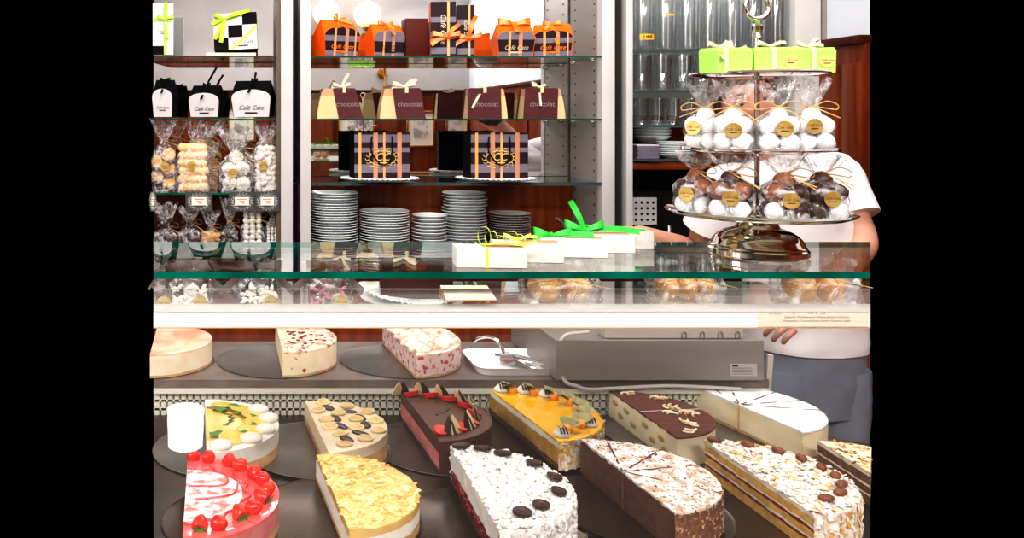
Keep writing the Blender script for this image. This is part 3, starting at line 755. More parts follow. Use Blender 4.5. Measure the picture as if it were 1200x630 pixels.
def gable_box(name, label, cat, px0, px1, pb, pt, D, rz, roof, style, group, depth=.085, ribbon='brib', tails=(), loops=((-1, 1), (1, 1)), logo='ink', bowx=0, bows=.03, ends=None, frontback=None):
    """box with a gabled lid; the front is a panel with an arched top edge"""
    x0, x1 = X(px0, D), X(px1, D); w = x1 - x0; zb, zt = Z(pb, D), Z(pt, D); h = zt - zb
    t = thing(name, label, cat, ((x0 + x1) / 2, D + depth / 2 + .02, zb + .0005), rz, group)
    d = depth; ends = ends or roof
    b = MB()
    # side profile levels (halfdepth, halfwidth, z)
    lv = [(d * .40, w * .44, 0), (d * .5, w * .5, h * .55), (d * .05, w * .425, h)]
    rings = [[b.v((sx * hw, sy * hd, z)) for sx, sy in ((-1, -1), (1, -1), (1, 1), (-1, 1))] for hd, hw, z in lv]
    b.f(rings[0][::-1], roof)
    for a, c in zip(rings, rings[1:]):
        for k in range(4): b.f([a[k], a[(k + 1) % 4], c[(k + 1) % 4], c[k]], ends if k % 2 else roof)
    b.f(rings[-1], roof)
    b.build('box_body', t, 20)
    tilt = math.atan2(d * .1, h * .55)
    T = Matrix.Translation((0, -d * .40 - .0012, 0)) @ Matrix.Rotation(tilt, 4, 'X')
    b = MB(); b.M = T
    P = arch_poly(w * .425, w * .475, h * .76, h * .50)
    if style == 'plain':
        b.prism(P, -.0008, 0, 'white')
    else:
        # striped arched card, cut in bands
        hb, vl, top = style
        xs = sorted({-.5, .5} | {v for l in vl for v in l[:2]} | {-.45 + .1 * k for k in range(10)}); zs = sorted({0, .8} | {v for l in hb for v in l} | {.05 * k for k in range(17)})
        def half(z):
            z /= .8
            if z < .65: return .425 + .05 * z / .65
            q = (z - .65) / .35
            return .475 * math.sqrt(max(0, 1 - min(1, q) ** 2.6))
        def fn(i, j):
            xm = (xs[i] + xs[i + 1]) / 2; zm = (zs[j] + zs[j + 1]) / 2
            for a, c, m in vl:
                if a < xm < c: return m
            return 'lilac' if any(a < zm < c for a, c in hb) else 'plum'
        g = [[b.v((max(-half(z), min(half(z), x)) * w, -.001, z * h)) for z in zs] for x in xs]
        for i in range(len(xs) - 1):
            for j in range(len(zs) - 1):
                q = [g[i][j], g[i + 1][j], g[i + 1][j + 1], g[i][j + 1]]
                if (q[0].co - q[1].co).length < 1e-6 and (q[2].co - q[3].co).length < 1e-6: continue
                b.f(q, fn(i, j))
    fp = b.build('front_panel', t)
    b = MB(); logo_on(b, (0, -.0022, h * .25), w * .15, logo, T); b.build('logo', fp)
    if ribbon:
        b = MB(); bow(b, (bowx * w, -d * .06, h * 1.0), bows, ribbon, tails=tails, loops=loops)
        # the ribbon runs down over the front of the lid
        b.strip([(bowx * w, -d * .05, h * 1.003), (bowx * w, -d * .32, h * .80), (bowx * w, -d * .50, h * .70)], Vector((bows * .16, 0, 0)), ribbon)
        b.build('bow', t)
    return t

# white boxes with black gabled lids, left unit second shelf
z1 = 137.3
WB = 'white boxes with black gabled lids on the left shelf'
gable_box('gift_box', 'white box with black lid cut off by the left edge of the shelf', 'gift box', 179, 205, 137, 93, DU, R_(-12), 'black', 'plain', WB, tails=((.004, -.06, -.055),), bows=.022)
gable_box('gift_box', 'smaller white box with black gabled lid and long upright ribbon ends', 'gift box', 222, 262, 137, 99.5, DU, R_(-17), 'black', 'plain', WB, tails=((.045, -.005, .075), (.03, -.02, .04), (-.004, -.060, -.058)), bows=.026, loops=((-1, .7), (1, .6)))
gable_box('gift_box', 'larger white box with black gabled lid and short knot beside the post', 'gift box', 272, 322, 137, 94, DU, R_(-14), 'black', 'plain', WB, tails=((.006, -.005, .035), (-.012, -.062, -.05)), bows=.026, loops=((-1, .6), (1, .5)), bowx=.04)

# flat chequered boxes with lime ribbon
def cheq(px0, px1, pb, pt, rz, tilt, label, cutleft=False):
    D = DU + .10; x0, x1 = X(px0, D), X(px1, D); w = x1 - x0; zb = Z(pb, D); h = Z(pt, D) - zb
    t = thing('gift_box', label, 'gift box', ((x0 + x1) / 2, D, zb), rz, 'flat boxes with lime ribbon on the top left shelf')
    T = Matrix.Rotation(R_(tilt), 4, 'X') @ Matrix.Rotation(R_(-3 if not cutleft else 0), 4, 'Y')
    b = MB(); b.M = T
    b.box((0, .016, h / 2), (w, .03, h), 'black' if not cutleft else 'white', bevel=.001)
    b.build('box_body', t)
    b = MB(); b.M = T
    if not cutleft:
        b.cells([-w / 2 + w * k / 3 for k in range(4)], [h * k / 3 for k in range(4)], -.0005, lambda i, j: 'black' if i == j else 'white')
    else:
        b.cells([-w / 2, w * .1, w / 2], [0, h * .17, h], -.0005, lambda i, j: 'black' if (i, j) == (0, 0) else 'white')
    fp = b.build('front_panel', t)
    b = MB(); b.M = T
    logo_on(b, (w * .17, -.001, h * .20) if not cutleft else (0, -.001, h * .45), w * .115, 'ink'); b.build('logo', fp)
    b = MB(); b.M = T
    y = -.003
    if not cutleft:
        b.strip([(-w * .1, y, h * .0), (w * .5, y, h * .62)], Vector((-.004, 0, .004)), 'lime')
        b.strip([(-w * .5, y, h * .70), (w * .18, y, h * .97)], Vector((-.002, 0, .005)), 'lime')
        bow(b, (-w * .22, y - .004, h * .82), .045, 'lime', tails=((.10, -.01, .03), (-.045, -.01, -.085), (-.02, -.012, -.10), (-.055, -.01, -.02)), droop=-.2)
    else:
        b.strip([(w * .12, y, 0), (w * .12, y, h)], Vector((.006, 0, 0)), 'lime')
        b.strip([(-w * .5, y, h * .68), (w * .5, y, h * .68)], Vector((0, 0, .006)), 'lime')
        bow(b, (w * .12, y - .004, h * .68), .032, 'lime', tails=((.008, -.01, -.075), (.005, -.01, .07)), droop=-.1)
    b.build('bow', t)
cheq(179, 203, 64, 4, R_(0), 0, 'upright white box with lime ribbon cross at the left edge of the top shelf', True)
cheq(251, 302, 58, 13, R_(-4), -12, 'black and white chequered box with lime bow propped on the top left shelf')
D = DU + .1
b = MB(); zq = ZL[0] + .0035; b.slab([(X(243, D), DU + .01), (X(300, D), DU + .01), (X(298, D), DU + .14), (X(250, D), DU + .14)], zq, zq + .012, 'strip')
tag(b.build('box_stand'), 'low cream stand under the black and white chequered box', 'stand')

# orange boxes, middle unit top shelf
OB = 'orange striped gift boxes on the top middle shelf'
STY = ([(.0, .14), (.40, .56)], [(-.22, -.16, 'oline'), (.08, .17, 'cline'), (.34, .38, 'oline')], 0)
STY2 = ([(.12, .0), (.0, .10), (.44, .8)], [(-.2, -.15, 'oline'), (.06, .15, 'cline')], 0)
pbm = 64.6
gable_box('gift_box', 'orange gabled gift box, leftmost on the top middle shelf', 'gift box', 371, 421, pbm, 22, DU, R_(24), 'orange', STY, OB, .10, 'orib', ((.06, -.02, -.01), (-.004, -.005, .03)), logo='orib', bows=.036, loops=((-1, .4), (1, 1.1)))
gable_box('gift_box', 'orange gabled gift box, second from left, beside the plain brown box', 'gift box', 432, 476, pbm, 27, DU, R_(18), 'orange', STY2, OB, .09, 'orib', ((.01, -.06, -.045), (.03, -.02, -.02)), logo='plum', bows=.034)
gable_box('gift_box', 'orange gabled gift box with wide bow and cream logo, left of the end one', 'gift box', 584, 630, pbm, 27, DU, R_(0), 'orange', ([(.0, .12), (.5, .8)], [(-.2, -.14, 'oline'), (.06, .16, 'cline')], 0), OB, .09, 'orib', ((.004, -.055, -.035),), logo='ivory', bows=.062, loops=((-1, 1), (1, 1.1)))
gable_box('gift_box', 'orange gabled gift box at the right end beside the side panel', 'gift box', 630, 677, pbm, 27, DU, R_(-16), 'orange', STY, OB, .09, 'orib', ((.018, -.062, -.085), (-.03, -.02, -.02)), logo='orib', bows=.036, bowx=.0)
# plain brown box
b = MB(); D = DU + .03
b.box(((X(475, D) + X(501, D)) / 2, DU + .075, ZM[0] + .0038 + (Z(21, D) - Z(65.5, D)) / 2), (X(501, D) - X(475, D), .09, Z(21, D) - Z(65.5, D)), 'brown', Euler((0, 0, R_(2))), bevel=.0015)
tag(b.build('gift_box'), 'plain upright red-brown box on the top middle shelf', 'gift box')
def tall_box(px0, px1, pb, pt, y, label):
    x0, x1 = X(px0, y), X(px1, y); w = x1 - x0; z0 = ZM[0] + .0038; h = Z(pt, y) - z0; d = .075
    t = thing('gift_box', label, 'gift box', ((x0 + x1) / 2, y + d / 2, z0), R_(-6), 'tall striped boxes on the top middle shelf')
    b = MB(); b.box((0, .001, h / 2), (w - .001, d - .003, h), 'orange' if px0 < 520 else 'plum', bevel=.001); b.build('box_body', t)
    b = MB(); pattern_panel(b, -w / 2, w / 2, 0, h, -d / 2 - .001, [(.04, .16), (.34, .44), (.62, .72)], [(.66, .76, 'oline')]); fp = b.build('front_panel', t)
    b = MB(); text_on(b, LOGO, (0, -d / 2 - .002, h * .5), w * .3, 'ivory', shear=.3, T=Matrix.Translation((0, 0, h * .5)) @ Matrix.Rotation(PI / 2, 4, 'Y') @ Matrix.Translation((0, 0, -h * .5))); b.build('logo', fp)
    b = MB(); b.strip([(-w / 2 - .001, -d / 2 - .003, h * .28), (w / 2 + .001, -d / 2 - .003, h * .36)], Vector((0, 0, .007)), 'orib')
    bow(b, (w * .12, -d / 2 - .006, h * .34), .055, 'orib', tails=((.03, -.012, .09) if px0 > 520 else (.05, -.01, .05), (-.06, -.02, -.03)), droop=.1, wide=.4)
    b.build('bow', t)
tall_box(506, 535, 65.5, 2, DU + .012, 'tall dark striped box with orange bow, left one of the pair')
tall_box(537, 557, 65.5, 6, DU + .03, 'tall dark striped box with orange bow, right and narrower one of the pair')

# brown chocolate boxes, second shelf
def choc_box(px0, px1, mar, label, bs, tails):
    """cream box with a maroon sleeve; mar = sleeve edges as fractions of the width: bottom left, bottom right, top left, top right, and the cream top end"""
    D = DU + .01
    x0, x1 = X(px0, D), X(px1, D); w = x1 - x0; z0 = ZM[1] + .0038; h = Z(103, D) - z0; d = .10
    t = thing('chocolate_box', label, 'gift box', ((x0 + x1) / 2, D + d / 2 + .008, z0), R_(0), 'maroon chocolate boxes on the second middle shelf')
    bl, br, tl, tr, ce = mar
    F = lambda u: -w / 2 + w * u
    left = bl > .2
    n = 8; yf = lambda q: -d / 2 + .25 * d * q * .5
    b = MB(); rows = []
    for k in range(n + 1):
        q = k / n; c_ = q ** 1.7
        if left: xo = F(0 + ce * c_); xi = F(br + (tr - br) * q) - .006
        else: xo = F(1 + (ce - 1) * c_); xi = F(bl + (tl - bl) * q) + .006
        y0_ = yf(q) + .004; z = h * q * .985
        rows.append([b.v((xo, y0_, z)), b.v((xi, y0_, z)), b.v((xi, -y0_, z)), b.v((xo, -y0_, z))])
    for k, (a, c) in enumerate(zip(rows, rows[1:])):
        for e in range(4): b.f([a[e], a[(e + 1) % 4], c[(e + 1) % 4], c[e]], 'kraft' if k == n - 1 or (k == n - 2) else 'cream')
    b.f(rows[-1], 'kraft'); b.f(rows[0][::-1], 'cream'); b.build('box_body', t)
    for s_ in (1, -1):
        b = MB()
        A = [b.v((F(u), s_ * (yf(q) - .0), z)) for u, q, z in ((bl, 0, 0), (br, 0, 0), (tr, 1, h * .97), (tr - .03, 1, h), (tl + .03, 1, h), (tl, 1, h * .97))]
        B_ = [b.v((v.co.x, v.co.y + s_ * .003, v.co.z)) for v in A]
        b.f(A, 'maroon'); b.f(B_, 'maroon')
        for e in range(6): b.f([A[e], A[(e + 1) % 6], B_[(e + 1) % 6], B_[e]], 'maroon')
        fp = b.build('front_sleeve' if s_ == 1 else 'back_sleeve', t)
        if s_ == 1:
            b = MB(); cx = F((bl + br + tl + tr) / 4)
            text_on(b, 'chocolat', (cx + .004, yf(.47) - .0016, h * .47), h * .24, 'greyink', lean=-math.atan2(.125 * d, h)); b.build('lettering', fp)
    b = MB(); cx = F((tl + tr) / 2)
    b.box((cx, yf(1) - .003, h * .94), (.013, .002, .022), 'ivory')
    bow(b, (cx + bs[0], yf(1) + .01, h * 1.04), bs[1], 'ivory', tails=tails, droop=.05, wide=.42); b.build('bow', t)
choc_box(372, 426, (.47, 1.0, .35, .84, .13), 'maroon chocolate box with cream end at left, leftmost on its shelf', (-.01, .036), ((.03, 0, .055), (-.04, 0, .0)))
choc_box(446, 499.5, (.36, 1.0, .28, .90, .11), 'maroon chocolate box with big cream bow, second from left', (-.008, .046), ((.05, 0, .03), (-.05, -.01, -.01)))
choc_box(547.5, 596, (.02, .85, .07, .85, .92), 'maroon chocolate box with ribbon hanging down left, third from left', (.0, .028), ((-.055, -.03, -.085), (.02, 0, .02)))
choc_box(614, 664, (.0, .80, .07, .85, .90), 'maroon chocolate box with ribbon down its middle, beside the side panel', (-.008, .028), ((-.002, -.03, -.075), (-.03, 0, .02)))

# striped gift bags on doily plates
def gift_bag(px0, px1, label, lp):
    D = DU + .05; x0, x1 = X(px0, D), X(px1, D); w = x1 - x0; z0 = ZM[2] + .0068
    h = Z(155.5, D) - z0 - .012; d = .085
    pl = thing('plate', lp, 'plate', ((x0 + x1) / 2, D + d / 2, z0), 0, 'white plates with doilies under the striped bags')
    b = MB(); b.lathe([(0, 0), (.09, 0), (.10, .003), (.158, .008), (.16, .0095), (.10, .006), (0, .005)], 'porc', seg=48); b.build('dish', pl)
    b = MB(); n = 96
    c = b.v((0, 0, .0102)); ring = [b.v(((.150 + .010 * abs(math.sin(k * PI / 4))) * math.cos(2 * PI * k / n), (.150 + .010 * abs(math.sin(k * PI / 4))) * math.sin(2 * PI * k / n), .0106 + .004 * (k % 2))) for k in range(n)]
    for k in range(n): b.f([c, ring[k], ring[(k + 1) % n]], 'doily')
    tag(b.build('doily', loc=((x0 + x1) / 2, D + d / 2, z0)), 'white lace paper under the ' + label.split(',')[0], 'doily', 'lace papers under the striped bags')
    t = thing('gift_bag', label, 'gift bag', ((x0 + x1) / 2, D + d / 2, z0 + .0125), R_(7), 'striped paper gift bags on the third middle shelf')
    hb = [(.155, .30), (.50, .66), (.80, .98)][0:3]
    hb = [(.13, .31), (.57, .67), (.79, .96)]
    vl = [(.075, .125, 'oline'), (.34, .42, 'cline'), (.515, .555, 'oline'), (.77, .85, 'cline')]
    b = MB()
    pattern_panel(b, -w / 2, w / 2, 0, h, -d / 2, hb, vl)
    pattern_panel(b, -w / 2, w / 2, 0, h, d / 2, [], [], base='black')
    for s in (-1, 1):
        pattern_panel(b, -d / 2, d / 2, 0, h, 0, hb if s > 0 else [], [(.35, .5, 'cline')] if s > 0 else [], base='plum' if s > 0 else 'black', T=Matrix.Translation((s * w / 2, 0, 0)) @ Matrix.Rotation(s * PI / 2, 4, 'Z'))
    b.slab([(-w / 2, -d / 2), (w / 2, -d / 2), (w / 2, d / 2), (-w / 2, d / 2)], 0, .001, 'plum')
    b.build('bag_body', t)
    b = MB(); n = 56; a, c = w * .27, h * .19; cz = h * .44
    for k in range(16):
        an = 2 * PI * k / 16
        p = Vector((a * math.cos(an), -d / 2 - .002, cz + c * math.sin(an)))
        q = [p + Vector((.0 + .009 * math.cos(u + an), -.0003, .008 * math.sin(u + an))) for u in [j * .75 for j in range(7)]]
        b.tube(q, .0013, 'goldflat', 5)
    b.tube([(a * .88 * math.cos(2 * PI * k / n), -d / 2 - .0012, cz + c * .86 * math.sin(2 * PI * k / n)) for k in range(n)], .0012, 'goldflat', 5, closed=True)
    em = b.build('emblem_wreath', t)
    b = MB(); text_on(b, 'CC', (0, -d / 2 - .002, cz + .004), h * .24, 'goldflat', shear=.3); b.box((0, -d / 2 - .002, cz - h * .1), (w * .22, .0006, .004), 'goldflat'); b.build('lettering', em)
    for yy in (-d / 2 - .004, d / 2 + .004):
        b = MB(); sw = .05 if 'left' in label else -.02
        b.tube(smooth([(-w * .19, yy, h * .92), (-w * .2, yy - .002, h * .6), (-w * .05 + sw * .0, yy - .004, h * .32), (w * .1, yy - .004, h * .34), (w * .17, yy - .002, h * .6), (w * .17, yy, h * .92)]), .0032, 'brib', 6); b.build('cord_handle', t)
gift_bag(413, 480, 'left striped paper gift bag, with copper lines and gold emblem', 'white plate with doily under the left striped gift bag')
gift_bag(549, 619, 'right striped paper gift bag, with copper lines and gold emblem', 'white plate with doily under the right striped gift bag')

# plates
def plate_proto(r, m, label, cat, h=.016, name='plate', lip=.5):
    b = MB(); b.lathe([(0, 0), (r * .55, 0), (r * .6, .002), (r * .97, h * .9), (r, h), (r * .985, h + .0016), (r * .6, .005), (r * .5, .0035), (0, .0035)], m, seg=40)
    return tag(b.build(name), label, cat)
def stack(px0, px1, ptop, y, zb, m, pitch, desc, where, group, h=.016, name='plate', cat='plate', jit=.0015):
    r = (X(px1, y) - X(px0, y)) / 2; cx = (X(px0, y) + X(px1, y)) / 2
    n = max(2, int(round((Z(ptop, y - r) - h - zb) / pitch)) + 1)
    p = plate_proto(r, m, 'x', cat, h, name)
    for k in range(n):
        q = n - k
        lab = ('topmost ' if q == 1 else ordinal(q).capitalize().lower() + ' from the top: ') + desc + ' in ' + where
        loc = (cx + random.uniform(-1, 1) * jit, y + random.uniform(-1, 1) * jit, zb + k * pitch)
        if k == 0: p.location = loc; o = p
        else:
            o = p.copy(); COL.objects.link(o); o.location = loc
        o['label'] = lab; o['group'] = group
    return n
yS = DU + .12
zP = ZC + .001
n1 = stack(363.5, 420, 226.5, yS, zP, 'porc', .0103, 'white dessert plate', 'the tall stack by the left post', 'plates stacked by the left post')
n2 = stack(421, 480, 248.5, yS + .0, zP, 'porc', .0102, 'white dessert plate', 'the second, lower stack', 'plates in the second stack')
n3 = stack(482.5, 524, 254.5, yS, zP, 'porc', .0137, 'small white saucer', 'the low middle stack', 'saucers in the low stack', h=.014)
n4 = stack(518.5, 570, 227.5, yS + .09, zP, 'porc', .0124, 'white plate', 'the tall stack right of the saucers', 'plates right of the saucers', h=.019, jit=.004)
n5 = stack(573, 621, 251, yS + .10, zP + .12, 'stacktray', .0098, 'round silver tray', 'the stack behind the white boxes', 'silver trays stacked behind the white boxes', h=.012, name='silver_tray', cat='tray')
b = MB(); b.box((X(597, yS + .1), yS + .10, zP + .059), (.16, .16, .118), 'woodd', bevel=.003); tag(b.build('wooden_block'), 'dark wooden block under the stack of silver trays', 'block')
# chrome tap by the side panel
t = thing('chrome_tap', 'chrome tap fitting low beside the middle unit side panel', 'tap', (X(672, DU + .1), DU + .1, Z(283, DU + .1)))
b = MB(); b.tube([(.055, .0, .01), (.04, 0, .01), (-.06, 0, .012)], .016, 'chrome', 16, radii=[.026, .026, .013]); b.build('tap_body', t)
b = MB(); b.tube(smooth([(-.03, -.01, .02), (-.04, -.02, .05), (-.06, -.02, .085), (-.085, -.02, .10)]), .009, 'chrome', 12); b.build('spout', t)
b = MB(); b.tube([(-.01, -.012, .02), (-.005, -.03, .02)], .012, 'chrome', 14); b.ball((0, -.035, .02), .013, 'chrome', 12); b.build('tap_knob', t)
b = MB(); b.tube([(.05, 0, .0), (.05, 0, Z(327, DU + .1) - Z(283, DU + .1))], .012, 'chrome', 12); b.build('tap_stem', t)

# drinking glasses
def tumbler(r, h, taper=.92):
    b = MB(); b.lathe([(0, 0), (r * taper * .96, 0), (r * taper, .004), (r, h), (r - .0015, h), (r * taper - .002, .012), (0, .010)], 'tumbler', seg=24)
    return b.build('drinking_glass')
def glasses(z, h, r, pxs, y, desc, row, grp, taper=.92):
    for i, px in enumerate(pxs):
        if i == 0: o = tumbler(r, h, taper); p = o
        else: o = p.copy(); COL.objects.link(o)
        o.location = (X(px, y), y, z + .0048)
        tag(o, '%s, %s from the left in the %s' % (desc, ordinal(i + 1), row), 'glass', grp)
y0 = DU + .055
glasses(ZR[0], .215, .040, [754 + 26.2 * i for i in range(7)], y0, 'tall clear beer glass', 'front row on the top shelf', 'tall glasses, front row')
glasses(ZR[0], .215, .040, [757 + 25 * i for i in range(7)], y0 + .11, 'tall clear beer glass', 'back row on the top shelf', 'tall glasses, back row')
glasses(ZR[1], .145, .038, [753.5 + 24.3 * i for i in range(4)], y0, 'clear straight tumbler', 'front row on the second shelf', 'straight tumblers, front row', .97)
glasses(ZR[1], .145, .038, [752 + 23.4 * i for i in range(4)], y0 + .11, 'clear straight tumbler', 'back row on the second shelf', 'straight tumblers, back row', .97)
glasses(ZR[2], .108, .031, [752 + 18.8 * i for i in range(4)], y0, 'small clear tumbler', 'front row on the third shelf', 'small tumblers, front row', .95)
glasses(ZR[2], .108, .031, [750 + 18.4 * i for i in range(4)], y0 + .09, 'small clear tumbler', 'back row on the third shelf', 'small tumblers, back row', .95)
# yellow bands on two beer glasses
def band(px, py, w, h, par, r=.0402, y=y0, tc=True):
    b = MB(); cx = X(px, y); z = Z(py, y - r)
    par = [o for o in bpy.data.objects if o.name.startswith('drinking_glass') and abs(o.location.x - cx) < .03 and abs(o.location.z - ZR[0] - .0048) < .001 and abs(o.location.y - y) < .01]
    par = par[0]; rr = .0405
    def fn(u, v):
        a = -PI / 2 + (u - .5) * w / rr
        return (rr * math.cos(a), rr * math.sin(a), z - par.location.z + (v - .5) * h)
    b.grid(fn, 10, 1, 'yellow')
    if tc:
        b.box((-.017, -.0395, z - par.location.z), (.006, .003, .016), 'redink')
        for k in range(4): b.box((-.006 + k * .006, -.0412, z - par.location.z + .001), (.004, .001, .008 + .004 * (k % 2)), 'ink')
    b.build('yellow_label', par)
band(754, 43, .062, .023, None)
band(780, 17, .036, .008, None, tc=False)

# crockery on the right unit's lowest glass shelf
zz = ZR[3] + .005
def simple_stack(cx, y, r, n, pitch, h, zb, desc, where, grp, name='plate', cat='plate', m='porc'):
    p = plate_proto(r, m, 'x', cat, h, name)
    for k in range(n):
        if k == 0: o = p
        else: o = p.copy(); COL.objects.link(o)
        o.location = (cx, y, zb + k * pitch); q = n - k
        tag(o, (('topmost ' if q == 1 else ordinal(q) + ' from the top: ') + desc + ' ' + where), cat, grp)
simple_stack(X(792, DU + .09), DU + .09, .075, 7, .0085, .014, zz, 'white side plate', 'in the short stack left of the sweet bags', 'side plates on the lowest glass shelf')
simple_stack(X(764, DU + .22), DU + .22, .075, 6, .013, .03, zz + .055, 'white bowl', 'stacked behind the napkins', 'white bowls behind the napkins', 'bowl', 'bowl')
b = MB(); b.box((X(764, DU + .22), DU + .22, zz + .0265), (.12, .12, .053), 'woodd', bevel=.002); tag(b.build('wooden_box'), 'low dark wooden box under the white bowls', 'box')
for k in range(12):
    b = MB(); b.box((0, 0, 0), (.085, .09, .004), 'white' if k == 11 else 'lilac', Euler((0, 0, R_(random.uniform(-3, 3)))), bevel=.0005)
    o = b.build('napkin', loc=(X(754, DU + .055), DU + .055, zz + .0025 + k * .0046))
    q = 12 - k
    tag(o, 'white folded napkin on top of the pile beside the post' if q == 1 else 'grey folded napkin, %s from the top in the pile beside the post' % ordinal(q), 'napkin', 'napkins piled beside the post')
# switch panel and kettle in the dark recess
t = thing('perforated_panel', 'grey panel with round dark holes in the recess below the glasses', 'panel', (X(754, DU + .2), DU + .2, Z(247, DU + .2)))
b = MB(); b.box((0, 0, 0), (.105, .02, .115), 'whitep', bevel=.003)
for i in range(4):
    for j in range(4): b.tube([(-.036 + .024 * i, -.0105, -.036 + .024 * j), (-.036 + .024 * i, -.0115, -.036 + .024 * j)], .0055, 'niche', 10)
b.build('panel_plate', t)
b = MB(); b.box((0, .03, -.057 + (ZC - Z(247, DU + .2) + .057) / 2), (.05, .03, abs(ZC - Z(247, DU + .2) + .057)), 'niche'); b.build('stand', t)
t = thing('coffee_pot', 'black pot with chrome handle in the dark recess above the outstretched arm', 'pot', (X(766, DU + .06), DU + .08, ZC))
b = MB(); b.lathe([(0, 0), (.07, 0), (.075, .01), (.06, .12), (.035, .17), (.04, .19), (.03, .195), (0, .2)], 'black', (0.02, 0, 0), 28); b.build('pot_body', t)
b = MB(); b.tube(smooth([(-.04, -.03, .19), (-.075, -.03, .19), (-.085, -.03, .15), (-.07, -.03, .11)]), .005, 'chrome', 8); b.build('handle', t)
b = MB(); b.tube([(.05, -.045, .20), (.05, -.05, .13)], .014, 'chrome', 12, radii=[.008, .016]); b.build('spout', t)
# ================================================================ cakes
def cmat(n, *a, **k):
    M[n] = mat(n, *a, **k); return n
cmat('pinkglaze', (.72, .34, .22), (.86, .58, .42), 14, .4, .6, rough=.25, c3=(.80, .70, .60), scale3=9, lo3=.6, hi3=.75)
cmat('creamside', (.82, .70, .50), (.86, .77, .60), 30, rough=.6, bump=.1, bscale=80)
cmat('cherryside', (.84, .72, .48), (.88, .78, .58), 30, rough=.6, c3=(.42, .03, .06), scale3=40, lo3=.74, hi3=.77, detail=1)
cmat('cherrytop', (.74, .63, .50), (.50, .30, .20), 34, .50, .62, rough=.7, c3=(.25, .03, .06), scale3=62, lo3=.60, hi3=.64, detail=2)
cmat('raspside', (.74, .58, .54), (.78, .65, .61), 30, rough=.6, c3=(.55, .07, .13), scale3=75, lo3=.55, hi3=.60, detail=2)
cmat('merbrown', (.70, .62, .54), (.50, .28, .14), 55, .50, .68, rough=.6)
cmat('lemglaze', (.80, .55, .10), (.83, .60, .17), 14, rough=.12, coat=.4)
cmat('crust', (.56, .32, .13), (.64, .40, .19), 40, rough=.7, bump=.3, bscale=120)
cmat('bancream', (.70, .56, .38), (.74, .62, .46), 18, rough=.45)
cmat('bancust', (.74, .58, .38), (.80, .66, .46), 30, rough=.6)
cmat('choctop', (.105, .040, .022), (.125, .05, .028), 50, rough=.45)
cmat('chocside', (.095, .036, .020), (.12, .048, .028), 50, rough=.5)
cmat('pinkmousse', (.58, .17, .17), (.64, .24, .22), 40, rough=.6)
cmat('mangoglaze', (.90, .46, .012), (.92, .54, .03), 16, rough=.08, coat=.6)
cmat('mangocut', (.50, .27, .06), (.60, .36, .10), 40, rough=.5)
cmat('almside', (.80, .64, .42), (.66, .38, .14), 70, .5, .62, rough=.65, c3=(.90, .82, .68), scale3=90, lo3=.55, hi3=.62, bump=.6, bscale=110)
cmat('brownsponge', (.10, .04, .02), (.16, .07, .035), 90, rough=.8, bump=.4, bscale=140)
cmat('cocoa', (.115, .032, .020), (.15, .048, .03), 70, rough=.85, bump=.2, bscale=160)
cmat('tiraside', (.82, .70, .46), (.86, .77, .56), 18, rough=.6)
cmat('tirafinger', (.46, .27, .10), (.56, .36, .17), 60, rough=.7)
cmat('cheeseside', (.80, .66, .42), (.86, .75, .54), 14, rough=.6, bump=.1, bscale=40)
cmat('powder', (.76, .75, .75), (.72, .68, .64), 26, .5, .75, rough=.9)
cmat('strawglaze', (.74, .10, .10), (.78, .15, .14), 14, rough=.12, coat=.5)
cmat('strawpowder', (.80, .74, .73), (.80, .22, .20), 55, .47, .62, rough=.7)
cmat('flakel', (.80, .60, .26), (.84, .68, .36), 30, rough=.4)
cmat('almtop', (.76, .44, .11), (.80, .56, .22), 18, rough=.3, coat=.3)
cmat('cocoside', (.78, .76, .72), (.73, .69, .64), 60, rough=.6)
cmat('redberry', (.10, .004, .010), (.22, .010, .018), 50, rough=.2, bump=.5, bscale=70)
cmat('choccut', (.105, .040, .022), (.13, .055, .032), 60, rough=.6, bump=.2)
cmat('choccrumb', (.17, .065, .032), (.26, .12, .065), 110, rough=.8, bump=.7, bscale=150)
cmat('hazelc', (.45, .28, .17), (.52, .34, .22), 60, rough=.8)
cmat('hazelpowder', (.76, .73, .71), (.50, .35, .25), 48, .47, .64, rough=.9, c3=(.34, .15, .07), scale3=80, lo3=.60, hi3=.68)
cmat('yellowsponge', (.66, .36, .08), (.74, .46, .14), 70, rough=.8, bump=.4, bscale=140)
cmat('redjam', (.22, .015, .012), (.32, .03, .02), 60, rough=.3)
cmat('layercream', (.86, .80, .68), (.88, .84, .75), 40, rough=.6)
cmat('beetop', (.86, .76, .54), (.64, .34, .12), 60, .56, .64, rough=.5)
cmat('beesponge', (.17, .075, .03), (.24, .12, .05), 80, rough=.8, bump=.4, bscale=140)

def disp(p, amp, fr):
    if not amp: return 0
    return amp * noise.noise(Vector(p) * fr)

